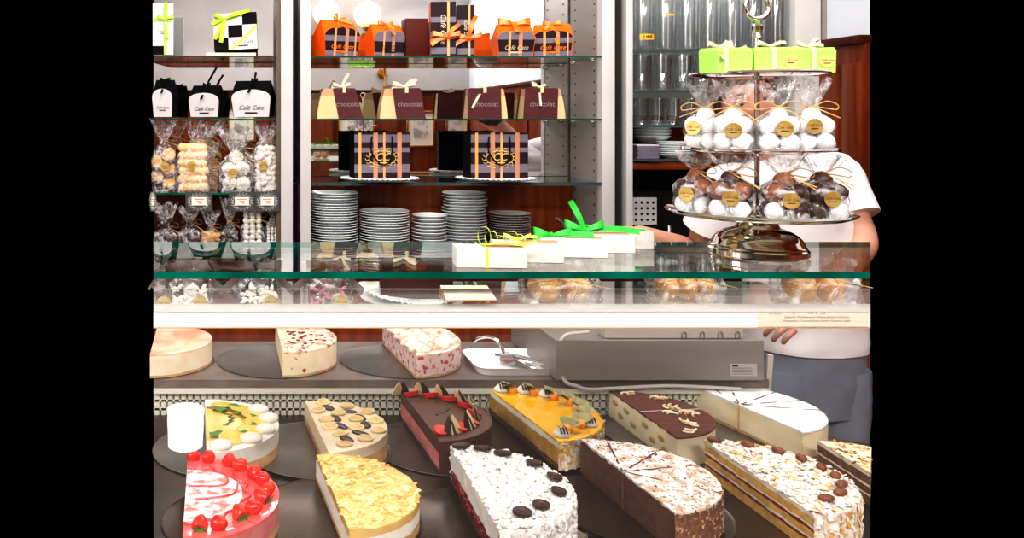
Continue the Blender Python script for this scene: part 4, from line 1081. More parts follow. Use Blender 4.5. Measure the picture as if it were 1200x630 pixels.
class Cake:
    """a half (or part) cake: cut face in the local yz plane, round side towards +x"""
    def __init__(s, label, cat, cx, cy, R, h, z0, rz=0, a0=-90, a1=90, group=None, tray=None):
        s.R, s.h, s.a0, s.a1 = R, h, R_(a0), R_(a1)
        s.t = thing('cake', label, cat, (cx, cy, z0 + .0005), rz, group)
    def body(s, layers, side, amp=0, fr=30, name='cake_body', cutoff=0):
        """layers: list of (z fraction, material) bottom to top for the cut face; side: same for the round side"""
        b = MB(); R, h = s.R, s.h; off = s.t.location
        def col(u, n=26):  # along the cut: from near to far
            return Vector((R * math.cos(s.a0), R * math.sin(s.a0), 0)).lerp(Vector((R * math.cos(s.a1), R * math.sin(s.a1), 0)), u)
        half = abs((s.a1 - s.a0) - PI) < .01
        def wallf(pathf, lay, n, inward):
            zs = [0]; ms = []
            for z, m in lay:
                k = max(1, int((z - zs[-1]) * h / .008))
                z_ = zs[-1]
                for q in range(k): zs.append(z_ + (z - z_) * (q + 1) / k); ms.append(m)
            def fn(u, v):
                j = round(v * (len(zs) - 1)); p = pathf(u); zz = zs[j] * h
                d = disp((p.x + off.x * 3, p.y, zz), amp, fr) if 0 < j < len(zs) - 1 else 0
                wob = .0022 * noise.noise(Vector((p.x * 40, p.y * 40, zs[j] * 9 + off.x))) if 0 < j < len(zs) - 1 and ms[j] != ms[j - 1] else 0
                nrm = inward(u)
                edge = .9 if j == len(zs) - 1 and not cutoff else 1
                return p + nrm * d + Vector((0, 0, zz + wob))
            b.grid(fn, n, len(zs) - 1, lambda i, j: ms[j])
        arc = lambda u: Vector((R * math.cos(s.a0 + (s.a1 - s.a0) * u), R * math.sin(s.a0 + (s.a1 - s.a0) * u), 0))
        wallf(arc, side, 56, lambda u: arc(u).normalized())
        if half: wallf(lambda u: col(u), layers, 40, lambda u: Vector((-1, 0, 0)))
        else:
            wallf(lambda u: Vector((0, 0, 0)).lerp(arc(0), u), layers, 20, lambda u: Vector((math.sin(s.a0), -math.cos(s.a0), 0)))
            wallf(lambda u: Vector((0, 0, 0)).lerp(arc(1), u), layers, 20, lambda u: Vector((-math.sin(s.a1), math.cos(s.a1), 0)))
        # underside
        c = b.v((0, 0, 0)); ring = [b.v(arc(k / 56)) for k in range(57)]
        for k in range(56): b.f([c, ring[k + 1], ring[k]], side[0][1])
        return b.build(name, s.t, 60)
    def top(s, m, amp=0, fr=40, r1=1.0, dz=0, th=.003, name='topping', edge=None, nr=22, na=44, rough=0, r0=0):
        b = MB(); R, h = s.R, s.h
        def fn(u, v):
            a = s.a0 + (s.a1 - s.a0) * u; r = R * (r0 + (r1 - r0) * v)
            x, y = r * math.cos(a), r * math.sin(a)
            z = h + dz + th + disp((x + s.t.location.x, y, h), amp, fr) + rough * random.uniform(-1, 1)
            if v > .985 and th: z -= th * .5
            return (x, y, z)
        g = b.grid(fn, na, nr, m)
        # skirt
        rim = [g[i][nr] for i in range(na + 1)]; low = [b.v((v.co.x * 1.002, v.co.y * 1.002, h + dz - .002)) for v in rim]
        for i in range(na): b.f([rim[i], rim[i + 1], low[i + 1], low[i]], edge or m)
        if not r0:
            for line in (g[0], g[-1]):
                lw = [b.v((v.co.x, v.co.y, h + dz - .002)) for v in line]
                for i in range(nr): b.f([line[i], line[i + 1], lw[i + 1], lw[i]], edge or m)
        return b.build(name, s.t, 50)
    def z(s, dz=0): return s.h + .003 + dz
    def pos(s, r, a): return Vector((s.R * r * math.cos(R_(a)), s.R * r * math.sin(R_(a)), 0))
    def cuts(s, angs, m='cutl', w=.0016, dz=.0032, side=True, r0=0, name='cut_line'):
        for a in angs:
            b = MB(); n = 14
            d = Vector((math.cos(R_(a)), math.sin(R_(a)), 0)); q = Vector((-d.y, d.x, 0)) * w
            P = [d * s.R * (r0 + (1 - r0) * k / n) + q * .4 * math.sin(k * 2.1) + Vector((0, 0, s.h + dz)) for k in range(n + 1)]
            b.strip(P, q * (1 if abs(a) < 80 else .8), m)
            if side: b.box(d * (s.R + .0004) + Vector((0, 0, s.h * .5)), (.002, w * 1.5, s.h * .98), m, Euler((0, 0, R_(a))))
            b.build(name, s.t)
    def flakes(s, n, m, size, name='flakes', rmin=0, rmax=1, side=0, tilt=.5, th=.0012, h2=0, mats=None, lift=.0, cutside=0, blob=False):
        b = MB()
        for k in range(n):
            a = random.uniform(s.a0, s.a1); r = s.R * math.sqrt(random.uniform(rmin ** 2, rmax ** 2))
            c = Vector((r * math.cos(a), r * math.sin(a), s.h + .0035 + lift + random.uniform(0, h2)))
            q = size * random.uniform(.6, 1.3)
            e = Euler((random.uniform(-tilt, tilt), random.uniform(-tilt, tilt), random.uniform(0, 6.3)))
            mm = random.choice(mats) if mats else m
            if blob: b.blob(c, (q * .6, q * random.uniform(.3, .5), q * random.uniform(.25, .4)), mm, e)
            else: b.box(c, (q, q * random.uniform(.45, .8), th), mm, e)
        for k in range(side):
            a = random.uniform(s.a0, s.a1)
            c = Vector(((s.R + .0015) * math.cos(a), (s.R + .0015) * math.sin(a), random.uniform(.04, 1.02) * s.h))
            q = size * random.uniform(.6, 1.3)
            e = Euler((random.uniform(-.5, .5), PI / 2 + random.uniform(-.5, .5), a), 'XYZ')
            if blob: b.blob(c, (q * .6, q * random.uniform(.3, .5), q * random.uniform(.25, .4)), random.choice(mats), e)
            else: b.box(c, (q, q * random.uniform(.5, .9), th), random.choice(mats) if mats else m, e)
        o = b.build(name, s.t); o['kind'] = 'stuff'; return o

def strawberry(par, p, ang, sc=1.0, cut=False, leaf=True, tilt=70):
    b = MB(); r = .0165 * sc
    T = Matrix.Translation(p) @ Matrix.Rotation(R_(ang), 4, 'Z') @ Matrix.Rotation(R_(tilt), 4, 'Y')
    prof = [(0, -r * 1.35), (r * .35, -r * 1.2), (r * .7, -r * .7), (r * .95, -r * .05), (r * .98, r * .35), (r * .75, r * .75), (r * .3, r * .9), (0, r * .88)]
    b.M = T @ Matrix.Rotation(PI, 4, 'X')
    b.lathe(prof, 'strawb', seg=16)
    if cut:
        b.M = T @ Matrix.Rotation(PI, 4, 'X') @ Matrix.Translation((0, 0, 0))
        pts = [(rr * .93, zz) for rr, zz in prof] 
        vs = [b.v((-r * .55, rr * .86, zz)) for rr, zz in pts] + [b.v((-r * .55, -rr * .86, zz)) for rr, zz in pts[::-1][1:-1]]
    o = b.build('strawberry', par)
    if leaf:
        b = MB(); b.M = T
        for k in range(6):
            a = k * PI / 3; d = Vector((math.cos(a), math.sin(a), 0)); e = Vector((-d.y, d.x, 0))
            b.strip([d * .001 + Vector((0, 0, -r * .9)), d * r * .55 + Vector((0, 0, -r * 1.02)), d * r * 1.05 + Vector((0, 0, -r * 1.05 - r * .3 * (k % 2)))], [e * r * .12, e * r * .24, e * r * .03], 'leaf')
        b.build('leaf', o)
    return o
def half_berry(par, p, ang, sc=1, name='strawberry_half'):
    b = MB(); r = .0125 * sc
    T = Matrix.Translation(p) @ Matrix.Rotation(R_(ang), 4, 'Z') @ Matrix.Rotation(R_(24), 4, 'X')
    b.M = T
    n = 18; out = []
    for k in range(n):
        a = 2 * PI * k / n; q = 1 + .35 * max(0, math.cos(a)) ** 2
        out.append((r * q * math.cos(a), r * .85 * math.sin(a) * (1 - .25 * max(0, math.cos(a)))))
    top = [b.v((x, y, r * .42)) for x, y in out]; mid = [b.v((x * 1.04, y * 1.04, r * .32)) for x, y in out]; low = [b.v((x * .7, y * .7, -r * .25)) for x, y in out]
    inn = [b.v((x * .55, y * .5, r * .43)) for x, y in out]
    for k in range(n):
        j = (k + 1) % n
        b.f([top[k], top[j], inn[j], inn[k]], 'strawi'); b.f([mid[k], mid[j], top[j], top[k]], 'strawb'); b.f([low[k], low[j], mid[j], mid[k]], 'strawb')
    b.f(inn, 'strawi'); b.f(low[::-1], 'strawb')
    return b.build(name, par)
def dollop(par, p, r, m='whip', name='cream_dollop', h=.8, stripe=False):
    b = MB(); b.M = Matrix.Translation(p)
    n = 24; prof = [(0, 0), (1, .05), (1.02, .25), (.86, .45), (.70, .5), (.66, .62), (.4, .82), (.12, 1.0), (0, 1.02)]
    rings = []
    for rr, zz in prof:
        if rr == 0: rings.append([b.v((0, 0, zz * r * h))])
        else: rings.append([b.v((rr * r * (1 + .09 * math.cos(6 * 2 * PI * k / n + zz * 3)) * math.cos(2 * PI * k / n), rr * r * (1 + .09 * math.cos(6 * 2 * PI * k / n + zz * 3)) * math.sin(2 * PI * k / n), zz * r * h)) for k in range(n)])
    for a, c in zip(rings, rings[1:]):
        for k in range(n):
            q = [a[k % len(a)], a[(k + 1) % len(a)], c[(k + 1) % len(c)], c[k % len(c)]]
            q2 = []; [q2.append(z) for z in q if z not in q2]
            if len(q2) > 2: b.f(q2, m)
    o = b.build(name, par, 60)
    if stripe:
        for k in (-1, 0, 1):
            c = MB(); c.M = Matrix.Translation(p)
            c.strip([(k * r * .42, -r * .9, r * h * .45), (k * r * .36, -r * .4, r * h * .98), (k * r * .36, r * .3, r * h * 1.02)], Vector((r * .1, 0, 0)), 'choc'); c.build('chocolate_stripe', o)
    return o
def leaf(par, p, ang, ln=.016, m='leaf', name='mint_leaf'):
    b = MB(); b.M = Matrix.Translation(p) @ Matrix.Rotation(R_(ang), 4, 'Z')
    for da in (-38, 38, 0):
        d = Vector((math.cos(R_(da)), math.sin(R_(da)), 0)); e = Vector((-d.y, d.x, 0)); L = ln * (1 if da == 0 else .8)
        b.strip([d * L * q + Vector((0, 0, .002 + .004 * math.sin(q * PI))) for q in (0, .3, .6, .85, 1)], [e * L * w for w in (.03, .24, .27, .14, .01)], m)
    return b.build(name, par)
def disc(par, p, rx, ry, m, name, th=.004, rot=0, tilt=(0, 0), inner=None, seg=24):
    b = MB(); b.M = Matrix.Translation(p) @ Euler((tilt[0], tilt[1], rot)).to_matrix().to_4x4() @ Matrix.Diagonal((rx, ry, 1, 1))
    b.lathe([(0, 0), (.95, 0), (1, th * .4), (.95, th), (.78, th), (0, th * 1.05)], [m, m, m, m, inner or m], seg=seg)
    return b.build(name, par, 50)

TRAYS = []
def tray(cx, cy, R, z, m, label, grp):
    b = MB(); b.lathe([(0, 0), (R * .97, 0), (R, .0022), (R * .995, .003), (R * .965, .0012), (0, .0012)], m, seg=64)
    return tag(b.build('cake_tray', loc=(cx, cy, z)), label, 'tray', grp)
TH = .0014
def rotz(A, B): return math.atan2(-(A[0] - B[0]), A[1] - B[1])
GL, GM, GF = 'trays on the stone ledge', 'pewter trays in the middle row', 'bronze trays in the front row'

# ---- ledge row
zL = ZLEDGE + .0003
tray(-.177, 2.055, .076, zL, 'tray', 'grey metal tray under the pink-glazed cheesecake at the left edge', GL)
tray(.050, 2.06, .146, zL, 'tray', 'round grey metal tray with the cherry-speckled cheesecake on its right half', GL)
tray(.352, 2.06, .146, zL, 'tray', 'round grey metal tray with the raspberry meringue cake on its right half', GL)
c = Cake('half cheesecake with glossy pinkish-orange top at the left edge of the ledge', 'cake', -.250, 2.055, .142, .052, zL + TH, R_(3))
c.body([(.12, 'crust'), (1, 'creamside')], [(.12, 'crust'), (.95, 'creamside'), (1, 'pinkglaze')], .0012, 40); c.top('pinkglaze', .001, 30)
c = Cake('half cheesecake with powdered top and dark cherry spots on the ledge', 'cake', .056, 2.06, .142, .056, zL + TH, R_(2))
c.body([(.1, 'crust'), (1, 'cherryside')], [(.1, 'crust'), (1, 'cherryside')], .0015, 40); c.top('cherrytop', .002, 50)
for k in range(22):
    p = c.pos(random.uniform(.2, .93), random.uniform(-80, 80)); b = MB(); b.ball(p + Vector((0, 0, c.z(.0005))), (.0055, .0042, .0018), 'redberry', 10); b.build('cherry', c.t)
c = Cake('pink-white raspberry cake topped with browned meringue swirls on the ledge', 'cake', .350, 2.06, .150, .052, zL + TH, R_(6))
c.body([(.1, 'crust'), (1, 'raspside')], [(.1, 'crust'), (1, 'raspside')], .0015, 40); c.top('merbrown', .0015, 50)
for r, aa in ((.78, (-80, -52, -26, 0, 26, 52, 80)), (.42, (-75, -25, 25, 75)), (.12, (0,))):
    for a in aa: dollop(c.t, c.pos(r, a) + Vector((0, 0, c.z(-.001))), .026, 'merbrown', 'meringue_swirl', .75)

# ---- middle row
zM = ZBASE + .0003; zM2 = zM + .0032
tray(-.070, 1.722, .143, zM, 'tray', 'grey metal tray under the yellow lemon cake', GM)
tray(.126, 1.712, .150, zM2, 'tray', 'grey metal tray under the banana cake', GM)
tray(.385, 1.735, .150, zM, 'tray', 'grey metal tray under the chocolate strawberry cake', GM)
tray(.600, 1.755, .150, zM2, 'dtray', 'dark metal tray under the yellow mango cake', GM)
tray(.832, 1.765, .150, zM, 'tray', 'grey metal tray under the cocoa-dusted tiramisu cake', GM)
tray(1.065, 1.79, .145, zM2, 'tray', 'grey metal tray under the sugar-dusted cheesecake', GM)
# lemon
c = Cake('half lemon cake with yellow glaze, lemon slices and mint leaves', 'cake', -.103, 1.716, .150, .050, zM + TH, rotz((-.114, 1.867), (-.091, 1.561)))
c.body([(.25, 'crust'), (1, 'whip')], [(.45, 'crust'), (1, 'whip')], .0015, 40); c.top('whip', .0006, 40); c.top('lemglaze', 0, 40, r1=.70, dz=.0008, name='lemon_glaze')
for k, a in enumerate((-62, -36, -10, 16, 42, 68)):
    p = c.pos(.70, a) + Vector((0, 0, c.z(.003)))
    o = disc(c.t, p, .027, .027, 'lemrind', 'lemon_slice', .003, R_(a), (0, R_(9)), inner='lemon')
for k, a in enumerate((-78, -48, -22, 4, 30)):
    b = MB(); b.ball(c.pos(.865, a) + Vector((0, 0, c.z(.003))), (.0225, .021, .0105), 'meringue', 18, amp=.1, fr=70); b.build('meringue_dot', c.t)
for r, a in ((.42, 60), (.5, 30), (.55, 8), (.55, -20), (.55, -46), (.42, -78), (.62, 52)): leaf(c.t, c.pos(r, a) + Vector((0, 0, c.z(.002))), a + 20, .031)
b = MB()
for k in range(11):
    q = k / 10; p = Vector((.010 + .045 * math.sin(q * 2.4), .085 - .10 * q, c.z(.0022))); b.box(p, (.014, .0025, .001), 'leafd', Euler((0, 0, 1.2 * (k % 2) - .4)))
b.build('piped_leaf_trail', c.t)
# banana
c = Cake('half banana cake with banana slices and dark chocolate patches', 'cake', .122, 1.716, .146, .046, zM2 + TH, rotz((.1095, 1.85), (.139, 1.546)))
c.body([(.3, 'crust'), (1, 'bancust')], [(.62, 'crust'), (1, 'bancream')], .0015, 40); c.top('bancream', .0012, 40)
pts = [(.85, -75), (.85, -50), (.88, -25), (.85, 0), (.85, 25), (.85, 50), (.85, 75), (.52, -62), (.55, -25), (.55, 10), (.52, 45), (.5, 80), (.2, -50), (.2, 40)]
for r, a in pts:
    r += random.uniform(-.03, .03)
    p = c.pos(r, a) + Vector((.006, 0, c.z(.0005))); disc(c.t, p, .0165, .0155, 'banrim', 'banana_slice', .004, random.random(), (random.uniform(-.1, .1), random.uniform(-.1, .1)), inner='banana', seg=18)
for r, a in ((.68, -62), (.7, -38), (.7, -10), (.7, 14), (.7, 38), (.68, 64), (.36, -20), (.36, 28)):
    b = MB(); b.ball(c.pos(r, a) + Vector((0, 0, c.z(.0005))), (.021, .011, .0024), 'choc', 12, Matrix.Rotation(random.uniform(0, 3), 4, 'Z')); b.build('chocolate_patch', c.t)
# chocolate strawberry
c = Cake('chocolate-covered cake with pink layer, strawberries and chocolate triangles', 'cake', .338, 1.738, .147, .062, zM + TH, rotz((.325, 1.86), (.343, 1.625)))
c.body([(.14, 'chocside'), (.62, 'pinkmousse'), (1, 'chocside')], [(1, 'chocside')], .0012, 30); c.top('choctop', .0008, 30)
edge = [-84, -60, -36, -10, 14, 38, 60, 82]
for k, a in enumerate(edge):
    half_berry(c.t, c.pos(.76, a) + Vector((0, 0, c.z(.003))), a + 120, 1.25)
    for j, da in enumerate((8, 15)):
        p = c.pos(.84, a + da); b = MB()
        b.M = Matrix.Translation(p + Vector((0, 0, c.z()))) @ Matrix.Rotation(R_(a + 90 + 20 * j), 4, 'Z') @ Matrix.Rotation(R_(-25), 4, 'X')
        b.prism([(-.013, 0), (.013, 0), (.009, .022), (.002, .036), (-.009, .018)], -.001, .001, 'choc' if j == 0 else 'chipc')
        b.build('chocolate_triangle', c.t)
b = MB()
for k in range(13):
    q = k / 12; b.box((.03 + .045 * math.sin(q * 3), .09 - .10 * q, c.z(.001)), (.009, .003, .0015), 'leafd', Euler((0, 0, k * 1.1)))
b.build('pistachio_trail', c.t)
# mango
c = Cake('half mango cake with shiny yellow glaze and physalis along its edge', 'cake', .557, 1.762, .160, .054, zM2 + TH, rotz((.534, 1.922), (.580, 1.602)))
c.body([(.22, 'brownsponge'), (.78, 'mangocut'), (1, 'layercream')], [(.94, 'almside'), (1, 'mangoglaze')], .002, 60); c.top('mangoglaze', .0003, 30)
c.flakes(0, 'flake', .010, 'side_almonds', side=330, mats=['flake', 'shav', 'flake', 'meringue'])
for k in range(9):
    a = -82 + 20.5 * k
    if k % 2 == 0 or k > 5: dollop(c.t, c.pos(.86, a) + Vector((0, 0, c.z())), .0155, 'whip', 'cream_dollop', 1.15, stripe=True)
    a2 = a + 10
    if k < 8:
        p = c.pos(.80, a2) + Vector((0, 0, c.z(.006)))
        b = MB(); b.ball(p, .0095, 'physb', 14); o = b.build('physalis', c.t)
        b = MB(); b.M = Matrix.Translation(p) @ Matrix.Rotation(R_(a2 + 40), 4, 'Z')
        for q in range(4):
            b.M = Matrix.Translation(p) @ Matrix.Rotation(R_(a2 + 60 + q * 32), 4, 'Z') @ Matrix.Rotation(R_(-20 - 12 * (q % 2)), 4, 'Y')
            b.strip([Vector((.004 + .028 * u, 0, .002 + .004 * math.sin(u * PI))) for u in (0, .25, .5, .75, 1)], [Vector((0, w, .001)) for w in (.004, .0095, .011, .008, .001)], 'physhusk')
        b.build('husk', o)
# tiramisu
c = Cake('half tiramisu cake with cocoa-dusted top and cream curls', 'cake', .812, 1.768, .140, .056, zM + TH, rotz((.800, 1.902), (.812, 1.639)))
c.body([(1, 'tiraside')], [(1, 'tiraside')], .0016, 40); c.top('cocoa', .0008, 40, th=.0025)
for y, z in ((.11, .72), (.085, .35), (.06, .7), (.03, .36), (-.02, .68), (-.05, .33), (-.085, .62), (-.10, .3)):
    b = MB(); b.ball((-.0005, y, c.h * z), (.0015, .0135, .0062), 'tirafinger', 12); b.build('sponge_finger', c.t)
c.cuts([4], 'whip', .0014)
for r, a, n in ((.82, 70, 3), (.80, 38, 3), (.70, 8, 4), (.80, -18, 4), (.78, -48, 4), (.45, -25, 2), (.86, -72, 2)):
    b = MB()
    for k in range(n):
        p = c.pos(r - .05 * k, a + 7 * (k % 2)) + Vector((0, 0, c.z(.001)))
        b.tube(smooth([p + Vector((.012 * math.cos(u + a), .012 * math.sin(u + a), .0012)) for u in (0, .8, 1.6, 2.4)], 2), .0022, 'tirafinger' if k % 3 == 2 else 'tiraside', 6, None)
    b.build('cream_curl', c.t)
# big cheesecake
c = Cake('large half cheesecake with sugar-dusted white top and slicing marks', 'cake', 1.040, 1.800, .158, .056, zM2 + TH, rotz((1.010, 1.94), (1.072, 1.668)))
c.body([(.12, 'crust'), (1, 'cheeseside')], [(.1, 'crust'), (.95, 'cheeseside'), (1, 'crust')], .0018, 30); c.top('powder', .0012, 40)
c.cuts([75, 55, 20, -2, -25], 'cutl', .0017)
b = MB(); b.box((-.0004, 0, c.h / 2), (.003, .0022, c.h), 'crust'); b.build('cut_line', c.t)

# ---- front row
zF = ZBASE + .0003; zF2 = zF + .0032
FT = [(-.035, 1.415), (.135, 1.425), (.400, 1.40), (.665, 1.448), (.872, 1.452)]
for i, ((x, y), l) in enumerate(zip(FT, ('strawberry cake', 'almond flake cake', 'white coconut cake', 'chocolate hazelnut cake', 'almond-studded layer cake'))):
    tray(x, y, .146 if i else .125, zF2 if i % 2 else zF, 'dtray', 'dark metal tray under the front-row ' + l, GF)
# strawberry
c = Cake('half strawberry cake with red glaze and sugar-dusted centre', 'cake', -.118, 1.40, .157, .047, zF + TH, rotz((-.1287, 1.557), (-.112, 1.25)))
c.body([(.2, 'crust'), (1, 'pinkmousse')], [(.3, 'crust'), (1, 'pinkmousse')], .0012, 40); c.top('strawglaze', .0004, 30)
c.top('strawpowder', .0012, 70, r1=.62, dz=.001, name='sugar_dusting')
b = MB(); n = 50
b.tube([c.pos(.66, -90 + 180 * k / n) * (1 + .05 * math.sin(k * .9)) + Vector((0, 0, c.z(.0008))) for k in range(n + 1)], .0022, 'redl', 6); b.build('glaze_ring', c.t)
for sgn, pp in enumerate([[(.15, 80), (.45, 20), (.62, 45)], [(.2, -60), (.5, -10), (.6, 20)]]):
    b = MB(); b.tube(smooth([c.pos(r, a) + Vector((0, 0, c.z(.003))) for r, a in pp]), .0015, 'redl', 6); b.build('glaze_swirl', c.t)
c.cuts([-45, 0, 45], 'redl', .0012, side=False, r0=.66)
for k, (a, r) in enumerate(((86, .90), (74, .86), (56, .86), (44, .84), (26, .84), (14, .86), (-4, .86), (-16, .84), (-34, .84), (-46, .80), (-66, .86), (-78, .80))):
    strawberry(c.t, c.pos(r, a) + Vector((0, 0, c.z(.008))), a + (160 if k % 2 else 20), .78, leaf=(k >= 6 and k % 2 == 1) or k in (6,), tilt=70)
# almond
c = Cake('half yellow cake covered in golden almond flakes', 'cake', .127, 1.415, .147, .047, zF2 + TH, rotz((.112, 1.565), (.142, 1.27)))
c.body([(.16, 'crust'), (.8, 'layercream'), (1, 'almtop')], [(.35, 'crust'), (.75, 'layercream'), (1, 'almtop')], .0014, 40); c.top('almtop', .002, 45)
c.flakes(340, 'flake', .0105, 'almond_flakes', tilt=.16, th=.0009, mats=['flake', 'almtop', 'almtop', 'almtop', 'almtop', 'flakel'])
# coconut
c = Cake('half white cake covered in coconut flakes with red berry layer', 'cake', .362, 1.400, .160, .064, zF + TH, rotz((.36, 1.56), (.358, 1.236)))
c.body([(.14, 'chocside'), (.46, 'redberry'), (1, 'cocoside')], [(1, 'cocoside')], .003, 60); c.top('coco', .005, 60)
c.flakes(1500, 'coco', .0085, 'coconut_flakes', side=650, tilt=.7, h2=.004, mats=['coco', 'whip', 'coco'], blob=True)
for k in range(60):
    b = MB() if k == 0 else b
    b.ball((.001, random.uniform(-.95, .95) * c.R, c.h * random.uniform(.2, .40)), .006, 'redberry', 8)
b.build('berry_filling', c.t)['kind'] = 'stuff'
for r, a in ((.86, 84), (.82, 52), (.86, 26), (.87, 2), (.85, -22), (.80, -50), (.82, -70), (.84, 68)):
    p = c.pos(r, a) + Vector((0, 0, c.z(.008))); o = disc(c.t, p, .0165, .0125, 'choc', 'chocolate_oval', .005, R_(a + 90), (.12, .1))
    b = MB(); b.M = Matrix.Translation(p + Vector((0, 0, .0062))) @ Matrix.Rotation(R_(20), 4, 'Z')
    for q in (-1, 0, 1): b.box((0, q * .0028, 0), (.009 - abs(q) * .003, .0013, .0006), 'truffm')
    b.build('relief_mark', o)
# hazelnut chocolate
c = Cake('half chocolate cake with powdered hazelnut top and slicing marks', 'cake', .634, 1.445, .150, .062, zF2 + TH, rotz((.614, 1.59), (.643, 1.297)))
c.body([(.25, 'choccut'), (.3, 'brownsponge'), (.6, 'choccut'), (.65, 'brownsponge'), (1, 'choccut')], [(1, 'choccrumb')], .002, 60); c.top('hazelpowder', .002, 60)
c.flakes(260, 'choccrumb', .0034, 'chocolate_crumbs', side=420, tilt=.6, rmin=.3, mats=['choccrumb', 'hazelc', 'cookie', 'hazelc'], th=.0012)
c.cuts([72, 35, 5, -40], 'cutl', .0019)
b = MB(); b.box((-.001, .0, c.h / 2), (.003, .003, c.h), 'brownsponge'); b.build('cut_line', c.t)
# almond-studded layer cake
c = Cake('half layered sponge cake with red jam, white shavings and whole almonds', 'cake', .862, 1.448, .150, .060, zF + TH, rotz((.857, 1.575), (.865, 1.30)))
c.body([(.26, 'yellowsponge'), (.34, 'redjam'), (.40, 'layercream'), (.58, 'yellowsponge'), (.66, 'redjam'), (.72, 'layercream'), (.93, 'yellowsponge'), (1, 'layercream')], [(1, 'almside')], .0022, 60); c.top('shav', .003, 60)
c.flakes(620, 'shav', .009, 'white_shavings', side=330, tilt=.5, h2=.003, mats=['shav', 'whip', 'shav', 'whip', 'shav', 'whip', 'flake'])
c.cuts([60, 5], 'cutl', .0010, dz=.0045, side=False)
for r, a in ((.90, 86), (.85, 62), (.84, 40), (.84, 22), (.84, 4), (.85, -12), (.84, -28), (.83, -46), (.80, -66)):
    b = MB(); b.ball(c.pos(r, a) + Vector((0, 0, c.z(.007))), (.0125, .0082, .006), 'almond', 14, Matrix.Rotation(R_(a + 60), 4, 'Z')); b.build('almond', c.t)
# slice at the right edge
c = Cake('cut piece of cream-topped dark layer cake at the right edge', 'cake', 1.074, 1.462, .150, .056, zF + TH, R_(-3), 56, 90)
c.body([(.28, 'beesponge'), (.34, 'layercream'), (.58, 'beesponge'), (.64, 'layercream'), (.9, 'beesponge'), (1, 'layercream')], [(1, 'almside')], .0015, 50); c.top('beetop', .001, 50)
c.flakes(60, 'flake', .006, 'brittle_crumbs', tilt=.4, mats=['flake', 'cookie', 'almond'])
# ================================================================ tiered stand
SX, SY = .770, 1.285
zb0 = ZG + .0004
zt1, zt2, zt3 = Z(251, SY), Z(175.5, SY), Z(88, SY)
st = thing('tiered_stand', 'silver three-tier stand with ring handle on the glass counter top', 'stand', (SX, SY, zb0))
def lz(z): return z - zb0
b = MB(); b.lathe([(0, 0), (.066, 0), (.0685, .003), (.0685, .010), (.066, .0125), (.066, .015), (.0635, .017), (.061, .024), (.055, .031), (.046, .037), (.036, .0405), (.031, .042), (.029, .046), (.026, .050), (.022, .055), (.024, .060), (.015, .063), (.013, lz(zt1) - .004), (0, lz(zt1) - .004)], 'silver', seg=56); b.build('foot', st)
def plate(r, z, up):
    b = MB(); b.lathe([(.005, z - .003), (r * .82, z - .003), (r * .9, z - .0015), (r * .985, z + up - .002), (r, z + up), (r * .99, z + up + .002), (r * .975, z + up + .0005), (r * .9, z + .001), (r * .82, z), (.005, z)], 'silver', seg=72); return b.build('plate', st)
plate(.1285, lz(zt1), .005); plate(.107, lz(zt2), .002); plate(.0955, lz(zt3), .0015)
b = MB(); b.tube([(0, 0, lz(zt1) - .01), (0, 0, lz(Z(45, SY)))], .0036, 'silver', 14)
for z in (lz(zt1) + .004, lz(zt2) + .004, lz(zt3) + .005, lz(zt2) - .006, lz(zt3) - .006): b.lathe([(0, z - .004), (.007, z - .003), (.0075, z), (.006, z + .003), (0, z + .004)], 'silver', seg=20)
b.build('centre_rod', st)
zr = lz(Z(8, SY))
b = MB(); b.tube([(.0185 * math.cos(a), 0, zr + .0185 * math.sin(a)) for a in [2 * PI * k / 40 for k in range(40)]], .0036, 'silver', 12, closed=True)
b.lathe([(0, zr - .05), (.006, zr - .047), (.004, zr - .040), (.0075, zr - .036), (.008, zr - .030), (.005, zr - .026), (.007, zr - .022), (0, zr - .02)], 'silver', seg=20)
b.build('ring_handle', st)

def ngon(b, c, r, m, n=8, T=None, nrm_rz=0, y=0):
    old = b.M; b.M = old @ Matrix.Translation(c) @ Matrix.Rotation(nrm_rz, 4, 'Z')
    vs = [b.v((r * math.cos(2 * PI * k / n + PI / n), 0, r * math.sin(2 * PI * k / n + PI / n))) for k in range(n)]
    b.f(vs, m); b.M = old
def sticker(par, c, r, rz=0, n=12, lean=0):
    b = MB(); b.M = Matrix.Translation(c) @ Matrix.Rotation(rz, 4, 'Z') @ Matrix.Rotation(lean, 4, 'X')
    pts = [((r * (1 + .03 * (k % 2))) * math.cos(2 * PI * k / 24), (r * (1 + .03 * (k % 2))) * math.sin(2 * PI * k / 24)) for k in range(24)] if n > 8 else [(r * math.cos(2 * PI * k / 8 + PI / 8), r * .9 * math.sin(2 * PI * k / 8 + PI / 8)) for k in range(8)]
    b.prism(pts, -.0003, 0, 'gold' if n > 8 else 'goldflat')
    text_on(b, LOGO, (0, -.0005, r * .12), r * .42, 'ink', shear=.35)
    b.box((0, -.0005, -r * .3), (r * .9, .0003, r * .12), 'ink')
    return b.build('sticker', par)

